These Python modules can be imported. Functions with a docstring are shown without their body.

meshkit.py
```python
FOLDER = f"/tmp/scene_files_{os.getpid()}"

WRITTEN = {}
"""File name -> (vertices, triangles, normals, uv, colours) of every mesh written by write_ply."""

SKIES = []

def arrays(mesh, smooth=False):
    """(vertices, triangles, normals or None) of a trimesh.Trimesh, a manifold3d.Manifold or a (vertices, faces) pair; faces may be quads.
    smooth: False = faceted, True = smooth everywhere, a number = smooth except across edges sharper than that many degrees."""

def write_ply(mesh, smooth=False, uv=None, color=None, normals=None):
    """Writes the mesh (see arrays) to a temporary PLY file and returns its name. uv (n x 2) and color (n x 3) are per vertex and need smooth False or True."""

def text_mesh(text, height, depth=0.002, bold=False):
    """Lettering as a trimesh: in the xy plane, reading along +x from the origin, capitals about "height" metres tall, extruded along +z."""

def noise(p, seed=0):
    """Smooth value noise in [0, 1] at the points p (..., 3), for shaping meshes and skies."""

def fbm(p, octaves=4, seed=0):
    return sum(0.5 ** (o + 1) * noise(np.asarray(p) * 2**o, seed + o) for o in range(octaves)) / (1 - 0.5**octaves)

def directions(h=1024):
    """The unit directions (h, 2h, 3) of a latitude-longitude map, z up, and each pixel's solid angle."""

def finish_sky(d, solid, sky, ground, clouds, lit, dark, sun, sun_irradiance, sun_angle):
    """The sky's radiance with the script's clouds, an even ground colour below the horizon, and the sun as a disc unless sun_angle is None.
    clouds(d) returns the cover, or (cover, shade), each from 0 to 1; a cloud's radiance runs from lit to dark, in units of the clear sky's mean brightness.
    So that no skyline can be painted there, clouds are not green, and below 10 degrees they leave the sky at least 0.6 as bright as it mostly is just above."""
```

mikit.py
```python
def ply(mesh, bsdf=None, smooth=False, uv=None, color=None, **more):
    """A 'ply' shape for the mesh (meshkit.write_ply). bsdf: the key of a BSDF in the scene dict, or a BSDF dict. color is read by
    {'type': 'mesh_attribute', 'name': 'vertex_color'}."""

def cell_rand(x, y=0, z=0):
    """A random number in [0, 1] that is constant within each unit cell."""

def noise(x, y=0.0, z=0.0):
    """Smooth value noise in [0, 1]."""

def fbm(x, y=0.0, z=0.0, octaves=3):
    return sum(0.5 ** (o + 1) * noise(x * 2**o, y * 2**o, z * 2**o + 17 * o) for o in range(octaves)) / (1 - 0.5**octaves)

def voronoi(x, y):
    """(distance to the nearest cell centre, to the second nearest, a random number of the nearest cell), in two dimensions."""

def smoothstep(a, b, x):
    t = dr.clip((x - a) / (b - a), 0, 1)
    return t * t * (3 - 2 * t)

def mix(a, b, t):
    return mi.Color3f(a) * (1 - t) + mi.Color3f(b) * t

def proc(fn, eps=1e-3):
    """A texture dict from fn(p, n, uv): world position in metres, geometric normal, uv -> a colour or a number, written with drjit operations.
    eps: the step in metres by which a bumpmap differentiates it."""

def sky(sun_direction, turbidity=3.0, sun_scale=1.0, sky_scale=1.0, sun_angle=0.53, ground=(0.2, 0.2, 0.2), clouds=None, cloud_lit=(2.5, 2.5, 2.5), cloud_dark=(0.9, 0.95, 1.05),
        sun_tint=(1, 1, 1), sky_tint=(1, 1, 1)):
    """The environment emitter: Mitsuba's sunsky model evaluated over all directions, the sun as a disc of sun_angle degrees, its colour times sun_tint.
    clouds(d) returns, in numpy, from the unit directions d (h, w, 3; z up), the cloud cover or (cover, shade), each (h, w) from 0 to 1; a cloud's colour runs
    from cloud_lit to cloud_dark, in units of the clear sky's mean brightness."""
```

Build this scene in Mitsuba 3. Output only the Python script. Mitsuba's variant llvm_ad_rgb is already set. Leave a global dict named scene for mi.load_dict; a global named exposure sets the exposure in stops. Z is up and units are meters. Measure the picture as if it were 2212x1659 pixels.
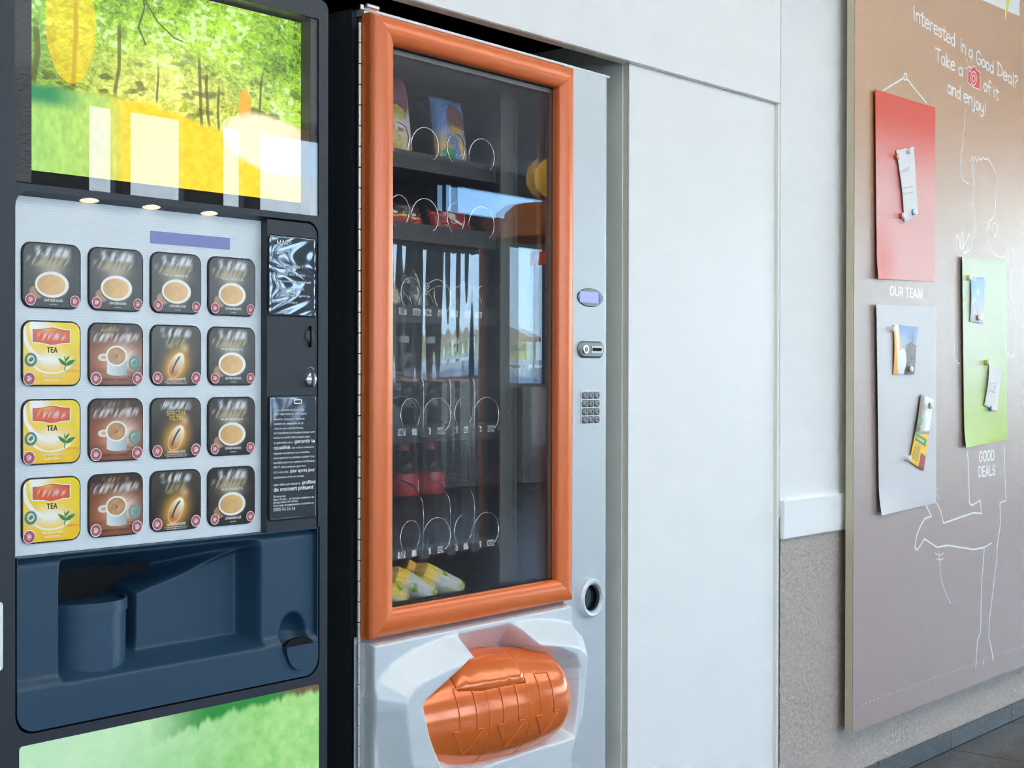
import math, random
import numpy as np, trimesh, manifold3d
import drjit as dr
import mitsuba as mi
import mikit
from mikit import noise, fbm, voronoi, cell_rand, smoothstep, mix
from meshkit import text_mesh
from shapely.geometry import Polygon, LineString, Point, box as sbox
from shapely import affinity, union_all
from scipy.ndimage import gaussian_filter

T = mi.ScalarTransform4f
rng = np.random.default_rng(7)
scene, labels = {}, {}

# ---------------------------------------------------------------- camera, sky, lamps, exposure
CAM_H, FOCAL, YAW, PITCH, ROLL = 1.165, 3200.0, math.radians(40.08), math.radians(.2816), math.radians(.1254)
AX = np.array([math.cos(YAW) * math.cos(PITCH), math.sin(YAW) * math.cos(PITCH), -math.sin(PITCH)])
_r0 = np.array([math.sin(YAW), -math.cos(YAW), 0.0]); _u0 = np.cross(_r0, AX)
RIGHT = math.cos(ROLL) * _r0 + math.sin(ROLL) * _u0
UP = -math.sin(ROLL) * _r0 + math.cos(ROLL) * _u0
CAM = np.array([0, 0, CAM_H])
scene['camera'] = {'type': 'perspective', 'fov': 2 * math.degrees(math.atan(1106 / FOCAL)), 'fov_axis': 'x', 'near_clip': .05, 'far_clip': 500.0,
                   'to_world': T().look_at(origin=CAM.tolist(), target=(CAM + AX).tolist(), up=UP.tolist())}

def cloud_cover(d):
    import meshkit
    c = meshkit.fbm(np.stack([d[..., 0] * 3, d[..., 1] * 3, d[..., 2] * 7], -1) + 5.0, 4, 3)
    return np.clip((c - .36) * 3.0, .15, .55), np.clip((c - .55) * 1.5, 0, .5)

scene['sky'] = mikit.sky((.90, .20, .45), turbidity=3.0, sun_scale=0.0, sky_scale=2.2, ground=(.32, .31, .29), clouds=cloud_cover,
                         cloud_lit=(1.75, 1.72, 1.66), cloud_dark=(1.15, 1.17, 1.2), sky_tint=(.82, .95, 1.07))
FILL_DOWN, FILL_UP = [.17, .165, .155], [.66, .645, .60]     # added unseen fill lights: downwards, and up to brighten the ceiling
exposure = 4.12

# ---------------------------------------------------------------- frames and helpers
D1, DW, A2 = 1.93, 1.942, math.radians(1.6)

class Frame:
    """A local frame: u along the front, v into the depth, z up."""
    def __init__(s, o, ang=0.0):
        s.o = np.array(o, float); s.e = np.array([math.cos(ang), math.sin(ang), 0]); s.n = np.array([-math.sin(ang), math.cos(ang), 0])
        s.m = np.column_stack([s.e, s.n, [0, 0, 1]])
    def w(s, mesh):
        mesh = mesh.copy(); mesh.vertices = np.asarray(mesh.vertices) @ s.m.T + s.o; return mesh
    def at(s, x, y, v=0.0):
        """Measured image point -> (u, z) on the plane v."""
        d = AX + (x - 1106) / FOCAL * RIGHT - (y - 829.5) / FOCAL * UP
        p = CAM + d * ((s.n @ (s.o - CAM) + v) / (s.n @ d))
        return np.array([(p - s.o) @ s.e, p[2]])

F1, F2, FW = Frame((0, D1, 0)), Frame((1.8774, 1.94, 0), A2), Frame((0, DW, 0))
FX = Frame((0, 0, 0))

def key(name, parent=None):
    base = f'{parent}__{name}' if parent else name
    k, i = base, 0
    while k in scene or k in labels or k in used:
        i += 1; k = f'{base}_{i:03d}'
    used.add(k); return k
used = set()

def tag(k, label=None, cat=None, group=None, kind=None):
    d = labels.setdefault(k, {})
    for a, b in (('label', label), ('category', cat), ('group', group), ('kind', kind)):
        if b: d[a] = b

def thing(name, label, cat, group=None):
    k = key(name); tag(k, label, cat, group); return k

def obj(name, mesh, mat, parent=None, frame=FX, smooth=30, uv=None, label=None, cat=None, group=None, kind=None, **more):
    k = key(name, parent)
    if isinstance(mesh, (list, tuple)): mesh = trimesh.util.concatenate(mesh)
    scene[k] = mikit.ply(frame.w(mesh), mat, smooth=False if uv is not None else smooth, uv=uv, **more)
    if label or cat or group or kind: tag(k, label, cat, group, kind)
    return k

def struct(name, mesh, mat, frame=FX, label=None, **kw):
    return obj(name, mesh, mat, None, frame, label=label, kind='structure', **kw)

def cbox(u0, u1, v0, v1, z0, z1, b=0.0):
    lo, hi = np.array([min(u0, u1), min(v0, v1), min(z0, z1)]), np.array([max(u0, u1), max(v0, v1), max(z0, z1)])
    if b <= 0:
        m = trimesh.creation.box(hi - lo); m.apply_translation((lo + hi) / 2); return m
    b = min(b, *(0.45 * (hi - lo)))
    pts = []
    for k in range(3):
        l, h = lo + b, hi - b
        l[k], h[k] = lo[k], hi[k]
        pts += [[(l, h)[i][0], (l, h)[j][1], (l, h)[q][2]] for i in (0, 1) for j in (0, 1) for q in (0, 1)]
    return trimesh.convex.convex_hull(np.array(pts))

def hullpts(p): return trimesh.convex.convex_hull(np.array(p, float))

def prism(poly, v0, v1):
    """Extrudes a polygon of the (u, z) plane from the front depth v0 to the back depth v1."""
    if not isinstance(poly, (Polygon,)) and not hasattr(poly, 'geoms'): poly = Polygon(poly)
    out = []
    for g in getattr(poly, 'geoms', [poly]):
        if g.is_empty or g.area < 1e-9: continue
        m = trimesh.creation.extrude_polygon(g, v1 - v0, engine='earcut')
        p = np.array(m.vertices); m.vertices = np.column_stack([p[:, 0], v1 - p[:, 2], p[:, 1]]); out.append(m)
    return trimesh.util.concatenate(out)

def slab(poly, v0, v1, b):
    """A convex polygon plate whose front edge is chamfered by b."""
    inner = poly.buffer(-b)
    P = [(x, v1, y) for x, y in poly.exterior.coords] + [(x, v0 + b, y) for x, y in poly.exterior.coords] + [(x, v0, y) for x, y in inner.exterior.coords]
    return hullpts(P)

def rrect(u0, u1, z0, z1, r, q=6): return sbox(u0 + r, z0 + r, u1 - r, z1 - r).buffer(r, quad_segs=q)

def print_uv(mesh, u0, u1, z0, z1, kind=0):
    p = np.asarray(mesh.vertices)
    return np.column_stack([2 * kind + np.clip((p[:, 0] - u0) / (u1 - u0), .001, .999), (p[:, 2] - z0) / (z1 - z0)])

def tube(path, r, sides=8, closed=False):
    p = np.asarray(path, float)
    t = np.gradient(p, axis=0)
    if closed: t = np.roll(p, -1, 0) - np.roll(p, 1, 0)
    t /= np.linalg.norm(t, axis=1, keepdims=True) + 1e-12
    n = np.cross(t[0], [0, 0, 1.0]) if abs(t[0][2]) < .9 else np.cross(t[0], [1.0, 0, 0])
    N = []
    for k in t:
        n = n - (n @ k) * k; n = n / (np.linalg.norm(n) + 1e-12); N.append(n)
    N = np.array(N); B = np.cross(t, N); a = np.arange(sides) * 2 * np.pi / sides
    R = np.broadcast_to(r, (len(p),))[:, None, None]
    v = (p[:, None] + R * (np.cos(a)[None, :, None] * N[:, None] + np.sin(a)[None, :, None] * B[:, None])).reshape(-1, 3)
    n_, f = len(p), []
    for i in range(n_ if closed else n_ - 1):
        for j in range(sides):
            A, B_ = i * sides + j, i * sides + (j + 1) % sides
            C, D = ((i + 1) % n_) * sides + (j + 1) % sides, ((i + 1) % n_) * sides + j
            f += [[A, B_, C], [A, C, D]]
    if not closed:
        for j in range(1, sides - 1): f += [[0, j + 1, j], [(n_ - 1) * sides, (n_ - 1) * sides + j, (n_ - 1) * sides + j + 1]]
    return trimesh.Trimesh(v, f, process=False)

def lathe(profile, q=32):
    """(radius, height) pairs turned about z."""
    return trimesh.creation.revolve(np.array(profile, float), sections=q)

def turn(mesh, axis, deg):
    mesh = mesh.copy(); mesh.apply_transform(trimesh.transformations.rotation_matrix(math.radians(deg), axis)); return mesh
def move(mesh, *d):
    mesh = mesh.copy(); mesh.apply_translation(d); return mesh

def disc(u, z, r, v0, v1, q=32, b=0.0, ru=None):
    p = affinity.scale(Point(0, 0).buffer(r, quad_segs=q // 4), (ru or r) / r, 1)
    p = affinity.translate(p, u, z)
    return slab(p, v0, v1, b) if b else prism(p, v0, v1)

def sheet(corners, vfun, th=.0008, nu=14, nz=20):
    """A thin sheet over four (u, z) corners TL, TR, BR, BL; vfun(s, t) gives its depth (s to the right, t downwards)."""
    tl, tr, br, bl = (np.array(c, float) for c in corners)
    s, t = np.meshgrid(np.linspace(0, 1, nu), np.linspace(0, 1, nz))
    p = ((1 - s) * (1 - t))[..., None] * tl + (s * (1 - t))[..., None] * tr + (s * t)[..., None] * br + ((1 - s) * t)[..., None] * bl
    v = vfun(s, t)
    front = np.stack([p[..., 0], v, p[..., 1]], -1).reshape(-1, 3)
    back = front + [0, th, 0]
    i, j = np.meshgrid(np.arange(nz - 1), np.arange(nu - 1), indexing='ij')
    a, b, c, d = (i * nu + j).ravel(), (i * nu + j + 1).ravel(), ((i + 1) * nu + j + 1).ravel(), ((i + 1) * nu + j).ravel()
    N = nu * nz
    f = [np.column_stack([a, d, c]), np.column_stack([a, c, b]), np.column_stack([a, c, d]) + N, np.column_stack([a, b, c]) + N]
    ring = np.concatenate([np.arange(nu), np.arange(1, nz) * nu + nu - 1, (nz - 1) * nu + np.arange(nu - 2, -1, -1), np.arange(nz - 2, 0, -1) * nu])
    r2 = np.roll(ring, -1)
    f += [np.column_stack([ring, r2, r2 + N]), np.column_stack([ring, r2 + N, ring + N])]
    m = trimesh.Trimesh(np.vstack([front, back]), np.vstack(f), process=False)
    uv = np.column_stack([s.ravel(), 1 - t.ravel()])
    return m, np.vstack([uv, uv])

def heightfield(u0, u1, z0, z1, step, fn, blur, keep=None):
    """A surface v = fn(u, z), softened by a blur in metres."""
    nu, nz = int((u1 - u0) / step) + 1, int((z1 - z0) / step) + 1
    U, Z = np.meshgrid(np.linspace(u0, u1, nu), np.linspace(z0, z1, nz))
    V = fn(U, Z)
    V = gaussian_filter(V, blur / step, mode='nearest')
    p = np.stack([U, V, Z], -1).reshape(-1, 3)
    i, j = np.meshgrid(np.arange(nz - 1), np.arange(nu - 1), indexing='ij')
    a, b, c, d = (i * nu + j).ravel(), (i * nu + j + 1).ravel(), ((i + 1) * nu + j + 1).ravel(), ((i + 1) * nu + j).ravel()
    f = np.vstack([np.column_stack([a, b, c]), np.column_stack([a, c, d])])
    m = trimesh.Trimesh(p, f, process=False)
    if keep is not None:
        import shapely
        cen = p[f].mean(1); m.update_faces(shapely.contains_xy(keep, cen[:, 0], cen[:, 2])); m.remove_unreferenced_vertices()
    return m

def flat_text(s, u, z, h, v, bold=False, width=None, depth=.0004, ang=0.0, center=False):
    """Lettering on the plane v, its baseline starting at (u, z), capitals h tall."""
    m = text_mesh(s, h, depth, bold); p = np.array(m.vertices)
    if width: p[:, 0] *= width / p[:, 0].max()
    if center: p[:, 0] -= p[:, 0].max() / 2
    c, sn = math.cos(ang), math.sin(ang)
    m.vertices = np.column_stack([u + c * p[:, 0] - sn * p[:, 1], v - p[:, 2] + depth, z + sn * p[:, 0] + c * p[:, 1]])
    return m

def strokes(lines, w, v0, v1):
    """Hand-drawn lines as one flat shape."""
    sh = union_all([LineString(l).buffer(w / 2, quad_segs=3) for l in lines]).simplify(w * .04)
    return prism(sh, v0, v1)

# ---------------------------------------------------------------- materials
def pr(rgb, rough=.5, metal=0.0, spec=.5, **k):
    return {'type': 'twosided', 'b': {'type': 'principled', 'base_color': rgb if isinstance(rgb, dict) else {'type': 'rgb', 'value': list(rgb)}, 'roughness': rough, 'metallic': metal, 'specular': spec, **k}}
def bump(b, fn, scale, eps=1e-3):
    return {'type': 'twosided', 'b': {'type': 'bumpmap', 't': mikit.proc(fn, eps), 'scale': scale, 'bsdf': b['b']}}
M = scene
M['white_laminate'] = pr((.83, .845, .85), .38, spec=.4)
M['white_paint'] = pr((.8, .81, .81), .7)
M['white_trim'] = pr((.84, .86, .87), .35)
M['ceiling_white'] = pr((.86, .855, .84), .9)
M['edge_beige'] = pr((.76, .74, .62), .55)
M['board_edge'] = pr((.62, .55, .40), .6)
M['slate_wall'] = pr((.16, .17, .20), .7)
M['niche_dark'] = pr((.012, .012, .014), .8, spec=.2)
M['jamb_grey'] = pr((.86, .86, .79), .6)
M['cabinet_dark'] = pr((.034, .042, .050), .42, spec=.4)
M['bezel_dark'] = pr((.017, .024, .037), .42, spec=.5)
M['machine_navy'] = pr((.014, .022, .036), .45, spec=.4)
M['tray_slate'] = pr((.015, .052, .098), .46, spec=.5)
M['cup_slate'] = pr((.022, .062, .115), .32, spec=.6)
M['pitch_black'] = pr((.006, .006, .007), .6, spec=.2)
M['gloss_black'] = pr((.15, .19, .24), .07, metal=.8, spec=1.0, clearcoat=1.0, clearcoat_gloss=.97)
M['bezel_gloss'] = pr((.014, .018, .024), .12, spec=.5)
M['silver_paint'] = pr((.55, .60, .645), .40, .35)
M['silver_matt'] = pr((.68, .735, .78), .42, .30)
M['chrome'] = pr((.85, .86, .88), .18, 1.0)
M['steel_wire'] = pr((.80, .80, .78), .22, 1.0)
M['grey_metal'] = pr((.20, .205, .19), .4, .3)
M['lining_grey'] = pr((.34, .34, .36), .5)  # lighter grey paints the haze of the mirrored ceiling into the lining
M['steel_wall'] = pr((.25, .25, .24), .22, .9)
M['lock_grey'] = pr((.23, .25, .26), .35, .6)
M['rubber_dark'] = pr((.045, .046, .050), .5)
M['orange_frame'] = pr((.78, .165, .035), .28, .12, .6, clearcoat=.5, clearcoat_gloss=.85)
M['orange_gloss'] = pr((.80, .165, .022), .17, .20, .7, clearcoat=1.0, clearcoat_gloss=.93)
M['hinge_bright'] = pr((.78, .74, .66), .35, .6)
M['white_print'] = pr((.86, .87, .88), .6)
M['grey_print'] = pr((.55, .60, .66), .6)
M['black_print'] = pr((.012, .012, .014), .5)
M['gold_print'] = pr((.75, .52, .10), .5)
M['red_print'] = pr((.72, .06, .04), .5)
M['green_print'] = pr((.03, .26, .07), .5)
M['lime_print'] = pr((.60, .70, .02), .5)
M['pink_badge'] = pr((.50, .10, .13), .4)
M['pink_light'] = pr((.78, .38, .40), .4)
M['teal_badge'] = pr((.12, .40, .38), .5)
M['blue_badge'] = pr((.06, .25, .38), .5)
M['lcd_blue'] = pr((.20, .22, .52), .2)
M['magnet_white'] = pr((.82, .82, .80), .3)
M['magnet_red'] = pr((.60, .12, .06), .3)
M['magnet_lime'] = pr((.55, .62, .05), .3)
M['magnet_blue'] = pr((.10, .30, .45), .3)
M['magnet_brown'] = pr((.40, .22, .10), .3)
M['clear_pane'] = {'type': 'thindielectric', 'int_ior': 1.5}
M['sky_dimming_pane'] = {'type': 'thindielectric', 'int_ior': 1.5, 'specular_transmittance': {'type': 'rgb', 'value': [.36, .52, .72]}}  # tint added to dim and blue the sky mirrored in the snack machine
M['sheet_face'] = {'type': 'thindielectric', 'int_ior': 1.31}     # one face of a closed pane, two faces make a pane of glass
M['curtain_face'] = {'type': 'thindielectric', 'int_ior': 1.62}
M['gloss_face'] = {'type': 'thindielectric', 'int_ior': 1.38}
M['bottle_plastic'] = {'type': 'thindielectric', 'int_ior': 1.35, 'specular_transmittance': {'type': 'rgb', 'value': [.9, .92, .92]}}
M['cola'] = pr((.030, .010, .006), .15, spec=.6)
M['tea_liquid'] = pr((.42, .24, .03), .12, spec=.6, clearcoat=1.0)
M['ring_print'] = pr((.60, .22, .20), .3)
M['cap_black'] = pr((.02, .02, .02), .4)
M['lamp_orange'] = pr((.62, .17, .02), .5)
M['lamp_red'] = pr((.6,.06,.015), .4)
M['lamp_yellow'] = pr((.80, .42, .03), .5)
M['dark_wood'] = pr((.05, .022, .014), .4)
M['seat_dark'] = pr((.02, .016, .016), .5)
M['seat_yellow'] = pr((.75, .40, .02), .5)
M['seat_blue'] = pr((.05, .10, .20), .5)
M['window_frame'] = pr((.10, .11, .12), .5)
M['house_grey'] = pr((.14, .155, .17), .9)
M['fence_white'] = pr((.75, .75, .74), .7)
M['sign_yellow'] = pr((.85, .62, .02), .5)
M['asphalt'] = pr((.50, .49, .46), .95)

def selection_fn(p, n, uv):
    line = dr.sin(p.z * (2 * math.pi / .0042))
    return mi.Color3f(.72, .78, .83) * (1 + .035 * line)
M['selection_plastic'] = pr(mikit.proc(selection_fn), .30, spec=.5)
def leather_fn(p, n, uv): return fbm(p.x * 300 + 7, p.y * 300, p.z * 420, 2)
M['grain_black'] = bump(pr((.030, .020, .024), .32, spec=.7), leather_fn, .0012)
def taupe_fn(p, n, uv): return mi.Color3f(.45, .395, .355) * (.80 + .40 * fbm(p.x * 190, p.y * 190, p.z * 220, 2))
M['plaster_taupe'] = pr(mikit.proc(taupe_fn), .7)
def plaster_white_fn(p, n, uv): return fbm(p.x * 110, 0, p.z * 110, 2)
M['plaster_white'] = bump(pr((.82, .835, .84), .65), plaster_white_fn, .0015, 2e-3)
def tile_fn(p, n, uv):
    a = fbm(p.x * 9, p.y * 9, p.z * 9, 3); s = smoothstep(.80, .86, noise(p.x * 260, p.y * 260, p.z * 260))
    return mix((.040, .037, .036), (.066, .060, .056), a) + mi.Color3f(.10, .12, .13) * s * .6
M['floor_tile'] = pr(mikit.proc(tile_fn), .30, spec=.5)
def skirt_fn(p, n, uv):
    a = fbm(p.x * 14, p.y * 9, p.z * 14, 3); s = smoothstep(.80, .86, noise(p.x * 260, p.y * 260, p.z * 260))
    return mix((.045, .058, .068), (.075, .092, .104), a) + mi.Color3f(.14, .17, .18) * s * .7
M['skirting_tile'] = pr(mikit.proc(skirt_fn), .35)
M['grout'] = pr((.07, .07, .07), .9)

# the woodland picture of the coffee machine (uv over the picture)
def forest_fn(p, n, uv):
    u, v = uv.x, uv.y
    wob = fbm(u * 6, v * 6, 3, 3) - .5
    x, y = u * 30 + wob * 3, v * 24 + wob * 2
    d1, d2, c1 = voronoi(x * 1.3, y * 1.3)
    e1, e2, c2 = voronoi(x * 3.1 + 11, y * 3.1)
    f1, f2, c3 = voronoi(x * 6.3 + 5, y * 6.3 + 9)
    leaf = .40 * c1 + .34 * c2 + .36 * c3
    big = fbm(u * 4.5 + 3, v * 4, 1, 3)
    tone = dr.clip(leaf * 1.05 + big * .9 - .52, 0, 1)
    sun = dr.exp(-(dr.square((u - .47) / .33) + dr.square((v - .40) / .24)))
    green = mix(mi.Color3f(.02, .10, .004), mi.Color3f(.46, .80, .03), tone)
    green = mix(green, mi.Color3f(.02, .22, .07), smoothstep(.12, .0, u) * .5)
    glow = mix(mi.Color3f(.40, .46, .01), mi.Color3f(1.0, .95, .25), dr.clip(tone * 1.25, 0, 1))
    crown = mix(green, glow, dr.clip(sun * 1.2, 0, .92))
    gaps = smoothstep(.60, .72, fbm(u * 52, v * 44, 9, 2) * .55 + big * .45)
    crown = mix(crown, mi.Color3f(.80, 1.0, .50), gaps * .55)
    dark = smoothstep(.60, .72, fbm(u * 17 + 31, v * 22, 2, 3)) * smoothstep(.95, .5, v) * smoothstep(.30, .42, v)
    crown = mix(crown, mi.Color3f(.07, .09, .005), dark * .75)
    trunk = mi.Float(0)
    for c, w, lo, hi in ((.275, .008, .42, .78), (.595, .007, .30, .62), (.63, .006, .30, .56), (.565, .008, .33, .7), (.41, .005, .42, .60), (.14, .009, .42, .86), (.015, .012, .42, .7), (.80, .006, .40, .66)):
        cc = c + .02 * (noise(v * 7, c * 50) - .5)
        trunk = dr.maximum(trunk, smoothstep(w, w * .5, dr.abs(u - cc)) * smoothstep(lo - .02, lo + .02, v) * smoothstep(hi + .05, hi - .05, v))
    crown = mix(crown, mi.Color3f(.10, .085, .01), trunk * .85)
    br = mi.Float(0)
    for (x0, y0, x1, y1) in ((.36, 1.02, .365, .88), (.365, .88, .345, .78), (.345, .78, .37, .70), (.365, .93, .41, .83), (.41, .83, .47, .765), (.28, 1.0, .34, .92), (.47, .765, .50, .755)):
        t = dr.clip(((u - x0) * (x1 - x0) + (v - y0) * (y1 - y0)) / ((x1 - x0) ** 2 + (y1 - y0) ** 2), 0, 1)
        br = dr.maximum(br, smoothstep(.0042, .0022, dr.sqrt(dr.square(u - x0 - t * (x1 - x0)) + dr.square((v - y0 - t * (y1 - y0)) * .8))))
    crown = mix(crown, mi.Color3f(.06, .09, .005), br * .9)
    grass = mix(mi.Color3f(.34, .62, .14), mi.Color3f(.62, .66, .08), dr.clip(u * 1.6, 0, 1)) * (.8 + .4 * fbm(u * 90, v * 30, 5, 2))
    grass = mix(grass, mi.Color3f(.03, .25, .09), smoothstep(.10, .03, dr.abs(v - .385)) * smoothstep(.2, .05, u))
    gold = mi.Color3f(.95, .62, .01) * (.85 + .3 * fbm(u * 60, v * 40, 8, 2))
    grass = mix(grass, gold, smoothstep(.22, .34, u) * smoothstep(1.0, .75, u))
    hz = .40 - .10 * smoothstep(.3, .75, u) + .02 * fbm(u * 30, 1, 1, 2)
    col = mix(crown, grass, smoothstep(hz + .02, hz - .02, v))
    ell = smoothstep(1.04, .98, dr.square((u - .123) / .079) + dr.square((v - .725) / .285))
    warm = mi.Color3f(col.x * .55 + .52, col.y * .55 + .30, col.z * .1)
    col = mix(col, mi.Color3f(dr.minimum(warm.x, 1), dr.minimum(warm.y, .9), warm.z), ell * .92)
    small = smoothstep(1.05, .95, dr.square((u - .735) / .025) + dr.square((v - .47) / .10))
    col = mix(col, mi.Color3f(.85, .35, .01), small * .8)
    bl = smoothstep(1.25, .75, dr.square((u - .845) / .185) + dr.square((v - .295 + .12 * (u - .845)) / .155) + .3 * (fbm(u * 8, v * 8, 4, 2) - .5))
    return mix(col, mi.Color3f(1.0, .80, .55), bl)
def grass_fn(p, n, uv):
    u, v = uv.x, uv.y
    g = fbm(u * 34, v * 34, 3, 3); big = fbm(u * 3, v * 5, 6, 2)
    col = mix(mi.Color3f(.18, .60, .10), mi.Color3f(.56, .92, .36), dr.clip(g * .8 + big * .8 - .3, 0, 1))
    col = mix(col, mi.Color3f(.66, .92, .66), smoothstep(.9, .1, u) * .75)
    edge = .985 - .11 * (1 - u) * smoothstep(1, .2, u) + .03 * (fbm(u * 60, 2, 1, 2) - .5)
    return mix(col, mix(mi.Color3f(.03, .30, .05), mi.Color3f(.20, .12, .06), smoothstep(.8, .95, u)), smoothstep(edge - .015, edge + .01, v) * smoothstep(.35, .6, u))

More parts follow.
